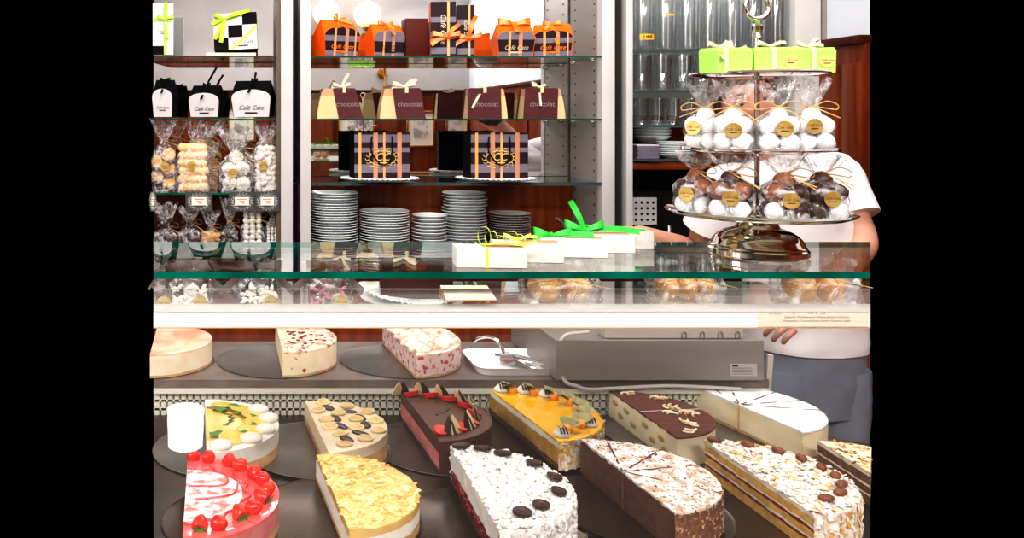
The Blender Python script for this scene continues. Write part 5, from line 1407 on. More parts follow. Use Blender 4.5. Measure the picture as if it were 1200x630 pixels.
# lime boxes on the top tier
def lime_box(x, y, rz, w, d, h, label, tails, hexed=False, stick=True):
    t = thing('gift_box', label, 'gift box', (x, y, zt3 + .0009), R_(rz), 'lime boxes on the top tier')
    b = MB(); c = d * .28
    if hexed: poly = [(-w / 2 + c, -d / 2), (w / 2, -d / 2), (w / 2, d / 2), (-w / 2 + c, d / 2), (-w / 2, 0)]
    else: poly = [(-w / 2, -d / 2), (w / 2, -d / 2), (w / 2, d / 2), (-w / 2, d / 2)]
    lo = [b.v((px_ * .97, py_ * .97, 0)) for px_, py_ in poly]; mid = [b.v((px_, py_, h * .86)) for px_, py_ in poly]; hi = [b.v((px_ * .93, py_ * .84, h)) for px_, py_ in poly]
    n = len(poly)
    for a, q in ((lo, mid), (mid, hi)):
        for k in range(n): b.f([a[k], a[(k + 1) % n], q[(k + 1) % n], q[k]], 'gbox')
    b.f(hi, 'gbox'); b.f(lo[::-1], 'gbox'); b.build('box_body', t, 15)
    b = MB(); xr_ = -w * .08
    b.strip([(xr_, -d / 2 - .0006, 0), (xr_, -d / 2 - .0008, h * .86), (xr_, -d * .42, h + .0006), (xr_, d * .42, h + .0006)], Vector((.0032, 0, 0)), 'ivory')
    bow(b, (xr_, -.004, h + .002), .016, 'ivory', tails=tails, droop=-.1, wide=.42); b.build('bow', t)
    if stick: sticker(t, (w * .26, -d / 2 - .0007, h * .45), .0105, 0, 8)
    return t
HB = .037
lime_box(SX - .072, SY - .030, -2, .066, .05, HB, 'lime green box with faceted end, left end of the top tier', ((-.008, -.03, -.020), (.02, 0, .008)), True, False)
lime_box(SX - .004, SY - .044, -10, .064, .04, HB, 'lime green box with gold sticker, middle of the top tier', ((.022, 0, .006), (-.02, -.004, .004)))
lime_box(SX + .060, SY - .034, -14, .050, .045, HB, 'lime green box with gold sticker, right end of the top tier', ((.012, 0, .014), (.018, -.004, .002)))
lime_box(SX - .010, SY + .034, -8, .06, .045, HB, 'lime green box behind the ring handle on the top tier', ((-.016, 0, .016), (.018, 0, .004)), False, False)

# cellophane bags
def cello_bag(name, label, cat, loc, rz, w, d, hn, h, group, flare=1.0, sq=.55, tie=True, stick=None, stick_r=.011, bowdir=(1, 1), m='cello', seed=0, tie_tails=True, lean=0, neck=.20, n_top=8):
    t = thing(name, label, cat, loc, rz, group)
    b = MB(); rnd = random.Random(seed + int(loc[0] * 1000)); ph = [rnd.uniform(0, 6.28) for _ in range(8)]
    nu, nv = 48, 26
    def fn(u, v):
        a = 2 * PI * u; ca, sa = math.cos(a), math.sin(a)
        pw = sq
        x = math.copysign(abs(ca) ** pw, ca); y = math.copysign(abs(sa) ** pw, sa)
        z = h * v
        zn_ = hn / h
        if v < .02: k = .93
        elif v < zn_ * .62: k = 1 + .03 * math.sin(v * 30 + ph[0] + a)
        elif v < zn_:
            q = (v - zn_ * .62) / (zn_ * .38); k = 1 - (1 - neck) * (q * q * (3 - 2 * q))
            x = x * (1 - q) + ca * q; y = y * (1 - q) + sa * q
        else:
            q = (v - zn_) / (1 - zn_); k = neck + (flare - neck) * (q ** .75); x, y = ca, sa * .8
        rip = 0
        if v > zn_ * .5:
            am = min(1, (v - zn_ * .5) / (zn_ * .4)); rip = am * (.11 * math.sin(7 * a + ph[1]) + .08 * math.sin(12 * a + ph[2]) + .05 * math.sin(19 * a + ph[3]))
            if v > zn_: rip *= 1.3
        k *= 1 + rip
        ox = lean * max(0, v - zn_ * .6) * h
        zz = z + (.05 * h * math.sin(5 * a + ph[4]) * max(0, (v - zn_) / (1 - zn_)) if v > zn_ else 0)
        return (x * k * w / 2 + ox, y * k * d / 2, zz)
    b.grid(fn, nu, nv, m, cu=True)
    b.f([b.v((w / 2 * .93 * math.copysign(abs(math.cos(2 * PI * k / 24)) ** sq, math.cos(2 * PI * k / 24)), d / 2 * .93 * math.copysign(abs(math.sin(2 * PI * k / 24)) ** sq, math.sin(2 * PI * k / 24)), .0003)) for k in range(24)], m)
    b.build('cellophane', t, 75)
    if tie:
        r = w * neck * .52; ox = lean * (hn - hn * .6)
        b = MB(); c = Vector((ox, 0, hn))
        for q in (0, .0016): b.tube([c + Vector((r * 1.05 * math.cos(2 * PI * k / 16), r * .9 * d / w * math.sin(2 * PI * k / 16), q)) for k in range(16)], .0008, 'twine', 5, closed=True)
        f = c + Vector((0, -r * d / w - .001, 0))
        sc = w * .58
        for s in bowdir:
            b.tube(smooth([f, f + Vector((s * sc * .5, -.004, sc * .26)), f + Vector((s * sc * .95, -.006, sc * .10)), f + Vector((s * sc * .9, -.007, -sc * .12)), f + Vector((s * sc * .4, -.006, -sc * .05)), f]), .0009, 'twine', 5)
            if tie_tails: b.tube(smooth([f, f + Vector((s * sc * .5, -.005, -sc * .25)), f + Vector((s * sc * 1.1, -.004, -sc * (.45 + .3 * rnd.random())))]), .0009, 'twine', 5)
        b.build('raffia_tie', t)
    if stick: sticker(t, (stick[0], -d / 2 - .0018, stick[1]), stick_r, 0)
    return t

def fill(loc, rz, items): # items: list of local points -> world
    R = Matrix.Rotation(rz, 4, 'Z')
    return [Vector(loc) + (R @ Vector(p)) for p in items]
_proto = {}
def food(key, maker, p, rot, name, label, cat, group):
    if key not in _proto: o = maker(); _proto[key] = o
    else: o = _proto[key].copy(); COL.objects.link(o)
    o.location = p; o.rotation_euler = rot
    return tag(o, label, cat, group)
def truffle(r, m):
    def mk():
        b = MB(); b.ball((0, 0, 0), r, m, 20, amp=.10, fr=90); return b.build('truffle')
    return mk
# middle tier: white truffles
RAD = .0735
BAGW = .054
mid = [(-187, 'leftmost'), (-144, 'second from left'), (-100, 'third from left'), (-56, 'rightmost')]
rt = .0130
for k, (a, w_) in enumerate(mid):
    rz = R_(-30 + (a + 121) * .35); loc = (SX + (RAD + .002) * math.cos(R_(a)), SY + RAD * math.sin(R_(a)), zt2 + .0008)
    cello_bag('sweet_bag', 'cellophane bag of white truffles, %s on the middle tier' % w_, 'sweet bag', loc, rz, BAGW, BAGW * .92, .064, .103, 'bags of white truffles on the middle tier', flare=.92, stick=((-.006, .033), (.004, .030), (.004, .033), (-.008, .036))[k], seed=k, bowdir=(-1,) if k == 0 else (1,) if k == 3 else (-1, 1))
    pts = []
    for x in (-.0125, .0125):
        for y in (-.0115, .0115): pts.append((x, y, rt + .001)); pts.append((x * .98, y * .98, rt * 2.78 + .001))
    pts.append((0, 0, rt * 4.0))
    for p in fill(loc, rz, pts):
        food('tw', truffle(rt, 'truffw'), p, (random.random() * 6, random.random() * 6, 0), 'truffle', 'white coated truffle in the %s bag on the middle tier' % w_, 'truffle', 'white truffles in the %s bag on the middle tier' % w_)
# bottom tier: mixed truffles
RAD = .088; BW = .060
bot = [(-186, 'leftmost'), (-143, 'second from left'), (-99, 'third from left'), (-56, 'rightmost')]
rt = .0140
for k, (a, w_) in enumerate(bot):
    rz = R_(-30 + (a + 121) * .35); loc = (SX + RAD * math.cos(R_(a)), SY + RAD * math.sin(R_(a)), zt1 + .0008)
    cello_bag('sweet_bag', 'cellophane bag of mixed chocolate truffles, %s on the bottom tier' % w_, 'sweet bag', loc, rz, BW, BW * .95, .067, .092, 'bags of mixed truffles on the bottom tier', flare=.95, stick=((-.002, .031), (.004, .031), (.004, .031), (.0, .032))[k], seed=20 + k)
    pts = []
    for i, x in enumerate((-.0142, .0142)):
        for j, y in enumerate((-.0138, .0138)):
            pts.append(((x, y, rt + .001), 'w' if j == 0 and (i + k) % 4 != 3 else 'd')); pts.append(((x * .97, y * .97, rt * 2.8 + .001), 'dmmd'[(i + k) % 4] if j == 0 else 'd'))
    pts.append(((0, 0, rt * 4.0), 'md'[k % 2]))
    for p_, c_ in pts:
        p = fill(loc, rz, [p_])[0]
        nm = {'w': 'white', 'd': 'dark', 'm': 'milk'}[c_]
        food('t' + c_, truffle(rt, {'w': 'truffw', 'd': 'truffd', 'm': 'truffm'}[c_]), p, (random.random() * 6, random.random() * 6, 0), 'truffle', '%s chocolate truffle in the %s bag on the bottom tier' % (nm, w_), 'truffle', '%s truffles in the %s bag on the bottom tier' % (nm, w_))

# ================================================================ white boxes with ribbons on the counter
def white_box(pxl, pxr, pyb, D, n, label):
    z0 = zb0; h = .0275
    w = .098
    xr_ = X(pxr, D); rz = R_(-5)
    t = thing('gift_box', label, 'gift box', (xr_ - w / 2, D + .022, z0), rz, 'long white boxes fanned out on the glass counter top')
    b = MB(); b.box((0, 0, h / 2), (w - .001, .042, h), 'boxwhite', bevel=.0008); b.box((w / 2 - .0004, 0, h / 2), (.0009, .0405, h - .002), 'boxshade'); b.build('box_body', t)
    b = MB(); b.box((.018, .0, h + .0003), (w * .55, .026, .0005), 'kraft'); b.build('clear_window', t)
    return t, w, h
wb = [(542, 619, 313, 1.170), (590, 662, 308, 1.214), (640, 713, 304, 1.258), (672, 745, 299, 1.302), (700, 767, 293, 1.346)]
nm = ['nearest and leftmost of the fanned white boxes, with a yellow-lime ribbon', 'second white box of the fan, behind the nearest one', 'third white box of the fan, in its middle', 'fourth white box of the fan, with green bow on top', 'farthest and rightmost white box of the fan']
for i, (l, r, pb, D) in enumerate(wb):
    t, w, h = white_box(l, r, pb, D, i, nm[i])
    b = MB()
    if i == 0:
        b.strip([(-.0065, -.0216, 0), (-.0065, -.0216, h), (-.0065, 0, h + .001), (-.0065, .021, h + .001)], Vector((.0022, 0, 0)), 'limey')
        for k, (dx, hh) in enumerate(((-.010, .026), (.004, .020), (.018, .014), (.045, .020), (.058, .016))):
            q = Vector((.0 + dx * .7, -.004, h + .002))
            b.strip([q + Vector((.009 * math.cos(u), .002 * math.sin(3 * u), hh * .5 + hh * .5 * math.sin(u))) for u in [j * PI / 8 - PI / 2 for j in range(17)]], Vector((.0012, .0032, 0)), 'limey')
        b.strip(smooth([(-.0065, -.004, h + .003), (.02, -.008, h + .006), (.045, -.006, h + .003), (.065, -.004, h + .008)]), Vector((0, .0035, .001)), 'limey')
    elif i == 2:
        bow(b, (-.030, -.004, h + .003), .026, 'green', tails=((.06, -.01, .002), (-.03, -.012, -.004)), droop=.1, wide=.45, loops=((-1, 1), (1, 1.25)))
    elif i == 3:
        bow(b, (-.022, 0, h + .005), .030, 'green', tails=((-.020, .004, .046), (.085, .0, -.002)), droop=0, wide=.42)
        b.strip([(-.016, -.0214, 0), (-.016, -.0214, h), (-.016, .021, h + .001)], Vector((.003, 0, 0)), 'green')
    elif i == 4:
        b.strip(smooth([(-.06, -.004, h + .008), (-.02, -.006, h + .005), (.02, -.010, h + .002), (.038, -.014, h + .0025)]), Vector((0, .004, .001)), 'green')
    else:
        b.strip([(-.01, -.0214, 0), (-.01, -.0214, h), (-.01, .021, h + .001)], Vector((.0022, 0, 0)), 'limey')
        bow(b, (-.012, .004, h + .002), .020, 'limey', tails=((.03, 0, .004),), droop=0, wide=.3)
    b.build('bow', t)

# ================================================================ goods on the inner shelf
zi = ZI + .0004
def choc_slab_bag(px0, px1, D, label, bits, bm, boxm, seed):
    blab = {1: ' at the left edge of the inner shelf', 2: ' with tiny white flakes', 3: ' with white almond pieces', 4: ' with pink pieces'}[seed]
    x0, x1 = X(px0, D), X(px1, D); w = x1 - x0; h = .062
    cx = (x0 + x1) / 2
    t = cello_bag('sweet_bag', label, 'sweet bag', (cx, D, zi), R_(4), w, .05, h * 1.02, h * 1.2, 'bags of chocolate with brown ribbon on the inner shelf', flare=.9, neck=.8, tie=False, sq=.4, seed=seed, stick=(w * .22, .016), stick_r=.011)
    b = MB(); bow(b, (.0, -.012, h * 1.06), min(.034, w * .5), 'chrib', tails=((.05 * min(1, w / .065), -.012, -.035), (-.055 * min(1, w / .065), -.01, -.03), (.02, 0, .01)), droop=.3, wide=.42)
    b.strip(smooth([(-w * .45, -.01, h * .95), (-w * .2, -.014, h * 1.1), (0, -.014, h * 1.06), (w * .3, -.014, h * 1.14), (w * .5, -.01, h * .9)]), Vector((0, .002, .006)), 'chrib')
    b.build('bow', t)
    b = MB(); b.box((0, .004, h * .45), (w * .82, .012, h * .86), boxm, Euler((R_(-8), 0, 0)), bevel=.002)
    o = b.build('chocolate_bar', loc=(cx, D, zi + .001)); tag(o, 'chocolate bar in the bag' + blab, 'chocolate', 'chocolate bars in ribbon bags')
    b = MB(); rn = random.Random(seed)
    for k in range(bits):
        b.ball((rn.uniform(-.38, .38) * w, -.006 - rn.random() * .004 - .003, h * rn.uniform(.06, .6)), (.006, .003, .003), bm, 8, Matrix.Rotation(rn.uniform(0, 3), 4, 'Y'))
    o2 = b.build('topping', o); o2['kind'] = 'stuff'
    return t
choc_slab_bag(181, 197, 1.27, 'cellophane bag of dark chocolate, cut off at the left edge of the inner shelf', 4, 'chocpale', 'chocpale', 1)
choc_slab_bag(197, 249, 1.275, 'cellophane bag of chocolate with tiny white flakes, left on the inner shelf', 60, 'chipw', 'chocpale', 2)
choc_slab_bag(278, 330, 1.275, 'cellophane bag of chocolate with white almond pieces, middle left inner shelf', 42, 'chipw', 'choc', 3)
choc_slab_bag(356, 412, 1.275, 'cellophane bag of chocolate with pink pieces, right of the almond one', 16, 'pinkc', 'chocpale', 4)
# brown box on doily on plate
D = 1.30; cx = X(487, D)
b = MB(); b.lathe([(0, 0), (.05, 0), (.055, .002), (.080, .006), (.0815, .0075), (.055, .0045), (0, .0035)], 'porc', seg=56)
tag(b.build('plate', loc=(cx, D + .03, zi)), 'white plate under the dark brown box on the inner shelf', 'plate')
b = MB(); n = 96; c0 = b.v((0, 0, .0085)); ring = [b.v(((.066 + .004 * abs(math.sin(k * PI / 4))) * math.cos(2 * PI * k / n), (.066 + .004 * abs(math.sin(k * PI / 4))) * math.sin(2 * PI * k / n), .0086 + .003 * (k % 2) + .006 * max(0, math.cos(2 * PI * k / n) * -1))) for k in range(n)]
for k in range(n): b.f([c0, ring[k], ring[(k + 1) % n]], 'doily')
tag(b.build('doily', loc=(cx, D + .03, zi)), 'white lace paper under the dark brown box', 'doily')
t = thing('gift_box', 'dark brown lidded box on a doily on the inner shelf', 'gift box', (cx + .006, D + .034, zi + .0125), R_(-6))
b = MB()
lo = [(-.056, -.03), (.056, -.03), (.056, .03), (-.056, .03)]
v0 = [b.v((x, y, 0)) for x, y in lo]; v1 = [b.v((x * .98, y, .036)) for x, y in lo]
b.f(v0[::-1], 'chocbox'); b.f(v1, 'chocbox')
for k in range(4): b.f([v0[k], v0[(k + 1) % 4], v1[(k + 1) % 4], v1[k]], 'chocbox')
b.build('box_base', t, 15)
b = MB(); b.box((0, 0, .044), (.116, .063, .018), 'chocbox', bevel=.003); b.build('lid', t)
# bags of pastry
def pastry_bag(px0, px1, D, label, kind, seed):
    bl = {31: 'left pastry bag on the inner shelf', 32: 'middle pastry bag under the tiered stand', 33: 'right pastry bag above the price strip'}[seed]
    x0, x1 = X(px0, D), X(px1, D); w = x1 - x0; cx = (x0 + x1) / 2
    t = cello_bag('pastry_bag', label, 'pastry bag', (cx, D, zi), R_(-3), w, .075, .058, .075, 'bags of golden pastries on the inner shelf', flare=1.0, neck=.85, tie=False, sq=.45, seed=seed)
    b = MB(); b.tube(smooth([(-w * .5, -.030, .042), (-w * .1, -.040, .052), (w * .2, -.038, .045), (w * .6, -.032, .035)]), .0008, 'twine', 5); b.build('raffia_tie', t)
    b = MB(); b.box((0, 0, .004), (w * .84, .060, .005), 'goldcard', bevel=.001); tag(b.build('cake_card', loc=(cx, D, zi + .001)), 'gold card tray inside the ' + bl, 'card', 'gold cards in the pastry bags')
    rn = random.Random(seed); n = 3 if kind == 'r' else 2
    for k in range(n):
        b = MB(); r = w * .82 / n / 2
        if kind == 'r': b.ball((0, 0, 0), (r, .026, .022), 'pastry', 24, amp=.14, fr=60)
        else: b.ball((0, 0, 0), (r, .026, .024), 'pastry', 24, amp=.18, fr=45)
        tag(b.build('pastry', loc=(cx + (k - (n - 1) / 2) * r * 2.0, D, zi + .033)), 'golden baked pastry, %s from left in the %s' % (ordinal(k + 1), bl), 'pastry', 'pastries in the cellophane bags')
pastry_bag(612, 700, 1.29, 'cellophane bag of round golden pastries, left one behind the card', 'b', 31)
pastry_bag(764, 842, 1.30, 'cellophane bag of reddish golden pastries, middle one under the stand', 'r', 32)
pastry_bag(912, 996, 1.30, 'cellophane bag of long golden pastries, right one by the price strip', 'b', 33)

# ================================================================ sweet bags on the left shelving unit
def shelf_bag(px0, px1, pb, pt, pn, D, zs, label, group, seed, stick=None, neck=.22, flare=.9, lean=0):
    x0, x1 = X(px0, D), X(px1, D); w = x1 - x0; h = Z(pt, D) - zs; hn = Z(pn, D) - zs
    loc = ((x0 + x1) / 2, D, zs)
    cello_bag('sweet_bag', label, 'sweet bag', loc, 0, w, w * .62, hn, h, group, seed=seed, stick=stick, stick_r=.0185, neck=neck, flare=flare, lean=lean, sq=.5)
    return loc, w, hn
zs = ZL[2] + .0040; DS = DU + .075
GB = 'tied sweet bags on the third left shelf'
def mk_finger():
    b = MB(); b.ball((0, 0, 0), (.060, .020, .0185), 'biscuit', 20, amp=.06, fr=40)
    for s in (-1, 1): b.ball((s * .040, 0, 0), (.021, .021, .0185), 'biscuit', 14)
    return b.build('ladyfinger')
loc, w, hn = shelf_bag(206, 247, 224, 143, 166, DS, zs, 'tied bag of golden ladyfingers on the third left shelf', GB, 41, (-.004, .105), neck=.30, flare=.95, lean=.3)
for k in range(6):
    p = (loc[0] + random.uniform(-.003, .003), loc[1] - .004, zs + .019 + k * .0315)
    food('lf', mk_finger, p, (0, R_(random.uniform(-5, 5)), 0), 'ladyfinger', 'ladyfinger biscuit, %s from the bottom of the stack in the bag' % ordinal(k + 1), 'biscuit', 'ladyfingers in the bag')
loc, w, hn = shelf_bag(257, 296, 224, 154, 178, DS, zs, 'tied bag of swirled white meringues between ladyfingers and sugared almonds', GB, 42, (-.012, .075), neck=.22, flare=.92)
def mk_mer():
    b = MB()
    for k, (r, z) in enumerate(((.030, 0), (.024, .012), (.016, .022), (.007, .03))): b.ball((0, 0, z), (r, r, .012), 'meringue', 22, amp=.12, fr=80)
    return b.build('meringue')
for k, (dx, dy, dz, ang) in enumerate(((-.028, -.012, .032, 78), (.028, -.012, .030, 80), (-.030, -.01, .088, 80), (.026, -.012, .092, 76), (0, .0, .138, 60))):
    food('mer', mk_mer, (loc[0] + dx, loc[1] + dy + .012, zs + dz), (R_(ang), 0, R_(random.uniform(-20, 20))), 'meringue', 'swirled white meringue in the third left shelf bag, %s' % ('lower left', 'lower right', 'upper left', 'upper right', 'topmost')[k], 'meringue', 'meringues in the bag')
loc, w, hn = shelf_bag(297, 327, 224, 147, 163, DS, zs, 'tall tied bag of white sugared almonds beside the shelf side panel', GB, 43, (-.012, .105), neck=.4, flare=1.0)
def mk_alm():
    b = MB(); b.ball((0, 0, 0), (.0185, .011, .0105), 'sugar', 14, amp=.15, fr=60); return b.build('sugared_almond')
rn = random.Random(5)
for k in range(36):
    lv_ = k // 4; q = k % 4
    p = (loc[0] + (-.030 + .020 * q) * (1 if lv_ < 7 else .7), loc[1] + rn.uniform(-.016, .006), zs + .016 + lv_ * .0195 + rn.uniform(-.003, .003))
    food('sa', mk_alm, p, (rn.uniform(-.6, .6), rn.uniform(-1.2, 1.2), rn.uniform(-.6, .6)), 'sugared_almond', 'white sugared almond in the tall bag beside the side panel', 'sweet', 'sugared almonds in the tall bag')
loc, w, hn = shelf_bag(178, 206, 224, 142, 163, DS, zs, 'tied bag of dark and tan cookies at the left edge of the shelf', GB, 44, (.008, .10), neck=.30, flare=1.0)
def mk_ck(m):
    def mk():
        b = MB(); b.lathe([(0, -.006), (.026, -.006), (.029, 0), (.026, .006), (0, .007)], m, seg=20); return b.build('cookie')
    return mk
for k in range(10):
    m = 'cookie' if k % 2 else 'choc'
    food('ck' + m, mk_ck(m), (loc[0] + (-.022 if (k // 2) % 2 else .020), loc[1] - .008, zs + .026 + k * .0135), (R_(68), R_(random.uniform(-20, 20)), 0), 'cookie', ('tan' if k % 2 else 'dark') + ' round cookie in the leftmost bag of the third left shelf', 'cookie', ('tan' if k % 2 else 'dark') + ' cookies in the leftmost bag')
# waffle biscuits standing behind
Dw = DS + .09
loc, w, hn = shelf_bag(239, 258, 224, 168, 185, Dw, zs, 'narrow bag of brown waffle biscuits behind the ladyfingers', GB, 45, None, neck=.3)
def mk_wf():
    b = MB(); b.box((0, 0, 0), (.048, .03, .0095), 'wafer', bevel=.002); return b.build('waffle_biscuit')
for k in range(12):
    food('wf', mk_wf, (loc[0], loc[1], zs + .008 + k * .0105), (0, 0, R_(rn.uniform(-3, 3))), 'waffle_biscuit', 'brown waffle biscuit, %s from the bottom of the narrow stack' % ordinal(k + 1), 'biscuit', 'waffle biscuits in the narrow bag')
# price tags on the shelf edge
def price_tag(px0, px1, pb, pt, label):
    D = DU - .0015; x0, x1 = X(px0, D), X(px1, D); w = x1 - x0; zb_, zt_ = Z(pb, D), Z(pt, D); h = zt_ - zb_
    t = thing('price_tag', label, 'price tag', ((x0 + x1) / 2, D, zb_), 0, 'ornate grey price tags on the left shelf edge')
    b = MB(); b.box((0, 0, h / 2), (w, .002, h), 'tagc'); b.build('tag_card', t)
    b = MB(); b.box((0, -.0016, h * .52), (w * .55, .001, h * .42), 'tagl'); o = b.build('label_panel', t)
    b = MB(); b.box((0, -.0024, h * .62), (w * .36, .0005, h * .04), 'redink'); b.box((0, -.0024, h * .52), (w * .22, .0005, h * .03), 'redink'); b.box((.004, -.0024, h * .42), (w * .16, .0005, h * .04), 'redink'); b.build('red_lettering', o)
    b = MB(); n = 18
    for k in range(n):
        a = 2 * PI * k / n; cx_, cz_ = w * .37 * math.cos(a), h * .5 + h * .37 * math.sin(a)
        b.tube([(cx_ + .0065 * (1 - u / 9) * math.cos(u + a), -.0018, cz_ + .0065 * (1 - u / 9) * math.sin(u + a)) for u in [.7 * j for j in range(9)]], .0011, 'scroll', 4)
    b.build('scroll_border', t)
price_tag(217.5, 249, 247.5, 224.5, 'grey ornate price tag with cream label under the ladyfinger bag')
price_tag(268.5, 298.5, 247.5, 224.5, 'grey ornate price tag with cream label under the meringue bag')
price_tag(299, 327.5, 247.5, 224.5, 'grey ornate price tag with cream label at the right end of the shelf edge')
price_tag(176, 182.5, 247.5, 224.5, 'grey price tag cut off at the left edge of the picture')
# lower bags
zs = ZL[3] + .0040
GL2 = 'small tied bags on the lowest left shelf'
def lower(px0, px1, pt, pn, D, label, m, n, seed, kind):
    loc, w, hn = shelf_bag(px0, px1, 299, pt, pn, D, zs, label, GL2, seed, None, neck=.24, flare=.95)
    rn = random.Random(seed)
    for k in range(n):
        q = k % 3; lv_ = k // 3
        r = w * .15
        def mk(m=m, r=r):
            b = MB()
            if kind == 'c': b.lathe([(0, -.006), (.019, -.006), (.021, 0), (.019, .006), (0, .007)], m, seg=18); return b.build('cookie')
            b.ball((0, 0, 0), (r, r * .8, r * .85), m, 12, amp=.2, fr=60); return b.build('sweet_piece')
        o = food(kind + m + str(seed), mk, (loc[0] + (q - 1) * w * .27, loc[1] + rn.uniform(-.008, .004), zs + .016 + lv_ * r * 1.5), (rn.uniform(-1, 1), rn.uniform(-1, 1), rn.uniform(0, 3)), '', '%s in the bag %s' % ({'truffd': 'dark piece', 'cookie': 'tan cookie', 'chipw': 'white chunk'}[m], label.split(', ')[1]), 'sweet', 'pieces in the ' + label)
lower(180, 208, 238, 264, DU + .07, 'small bag of dark sweets, first from left on the lowest shelf', 'truffd', 18, 51, 's')
lower(209, 235, 243, 260, DU + .065, 'small bag of dark sweets, second from left on the lowest shelf', 'truffd', 18, 52, 's')
lower(236, 258, 248, 265, DU + .065, 'small bag of tan cookies, in the middle of the lowest shelf', 'cookie', 12, 53, 'c')
lower(259, 279, 234, 259, DU + .07, 'small bag of dark sweets, fourth from left on the lowest shelf', 'truffd', 18, 54, 's')
lower(282, 310, 243, 252, DU + .07, 'small bag of white chunks, fifth from left on the lowest shelf', 'chipw', 21, 55, 's')
lower(311, 327, 243, 252, DU + .07, 'small bag of white chunks, against the side panel on the lowest shelf', 'chipw', 21, 56, 's')

# ================================================================ lit lantern on the customers' side (mirrored in the case glass)
def lantern():
    yb = -1.15; tot = 2 * 1.178 - yb; x = X(218, tot)
    zc = Z(470, tot); 
    t = thing('floor_lantern', 'lit white lantern on a dark stand mirrored in the left of the case glass', 'lantern', (x, yb, 0))
    b = MB(); b.lathe([(.055, zc - .08), (.072, zc - .07), (.078, zc + .075), (.074, zc + .085), (0, zc + .085)], 'lampsh', seg=28); b.build('lamp_shade', t)
    b = MB(); b.lathe([(0, 0), (.075, 0), (.075, .015), (.05, .02), (.05, zc - .085), (.06, zc - .08), (0, zc - .08)], 'niche', seg=24); b.build('stand', t)

lantern()
# ================================================================ the shop assistant behind the counter
def skin_mesh(verts, edges, radii, root, levels=2):
    me = bpy.data.meshes.new('tmp'); me.from_pydata([Vector(v) for v in verts], edges, [])
    o = bpy.data.objects.new('tmp', me); COL.objects.link(o)
    md = o.modifiers.new('s', 'SKIN'); md.use_smooth_shade = True
    for i, sv in enumerate(me.skin_vertices[0].data):
        r = radii[i]; sv.radius = r if isinstance(r, (tuple, list)) else (r, r); sv.use_root = (i == root)
    ss = o.modifiers.new('ss', 'SUBSURF'); ss.levels = levels; ss.render_levels = levels
    dg = bpy.context.evaluated_depsgraph_get(); dg.update()
    out = bpy.data.meshes.new_from_object(o.evaluated_get(dg))
    bpy.data.objects.remove(o)
    return out
class Sk:
    def __init__(s): s.v = []; s.e = []; s.r = []
    def chain(s, pts, start=None):
        prev = start
        for p, r in pts:
            s.v.append(Vector(p)); s.r.append(r); i = len(s.v) - 1
            if prev is not None: s.e.append((prev, i))
            prev = i
        return prev
P = thing('person', 'person in white shirt and grey-blue trousers leaning behind the tiered stand', 'person', (1.632, 2.50, 0))
O = Vector((1.66, 2.50, 0))
def L_(x, y, z): return Vector((x, y, z)) - O
pel = L_(1.665, 2.50, .95); bel = L_(1.655, 2.495, 1.10); che = L_(1.60, 2.465, 1.30); nk = L_(1.535, 2.415, 1.475); nk2 = L_(1.465, 2.385, 1.55); nk3 = L_(1.425, 2.372, 1.615); cla = L_(1.555, 2.44, 1.395)
shL = L_(1.39, 2.42, 1.405); shR = L_(1.735, 2.475, 1.44)
elL = L_(1.35, 2.51, 1.20); wrL = L_(1.115, 2.42, 1.275)
elR = L_(1.755, 2.37, 1.245); wrR = L_(1.53, 2.28, 1.085)
hipL = L_(1.580, 2.50, .90); hipR = L_(1.750, 2.50, .90)
knL = L_(1.575, 2.48, .50); knR = L_(1.755, 2.49, .50)
anL = L_(1.575, 2.52, .09); anR = L_(1.76, 2.53, .09)
bm_ = MB()
k = Sk()
i0 = k.chain([(pel, .105)]); i1 = k.chain([(bel, .105)], i0); i2 = k.chain([(che, .092)], i1); i2b = k.chain([(cla, .066)], i2); i3 = k.chain([(nk, .056), (nk2, .050), (nk3, .048)], i2b)
for sh, el, wr, rr in ((shL, elL, wrL, 1), (shR, elR, wrR, 1)):
    k.chain([(sh, .052), (sh.lerp(el, .5), .047), (el, .042), (el.lerp(wr, .35), .040), (wr, .027)], i2b)
for hp, kn, an in ((hipL, knL, anL), (hipR, knR, anR)):
    j = k.chain([(hp, .074), (hp.lerp(kn, .5), .066), (kn, .056), (kn.lerp(an, .35), .055), (an, .038)], i0)
    k.chain([(an + Vector((0, -.07, -.045)), .036), (an + Vector((0, -.15, -.058)), .028)], j)
bm_.mesh(skin_mesh(k.v, k.e, k.r, 0), Matrix(), 'skin')
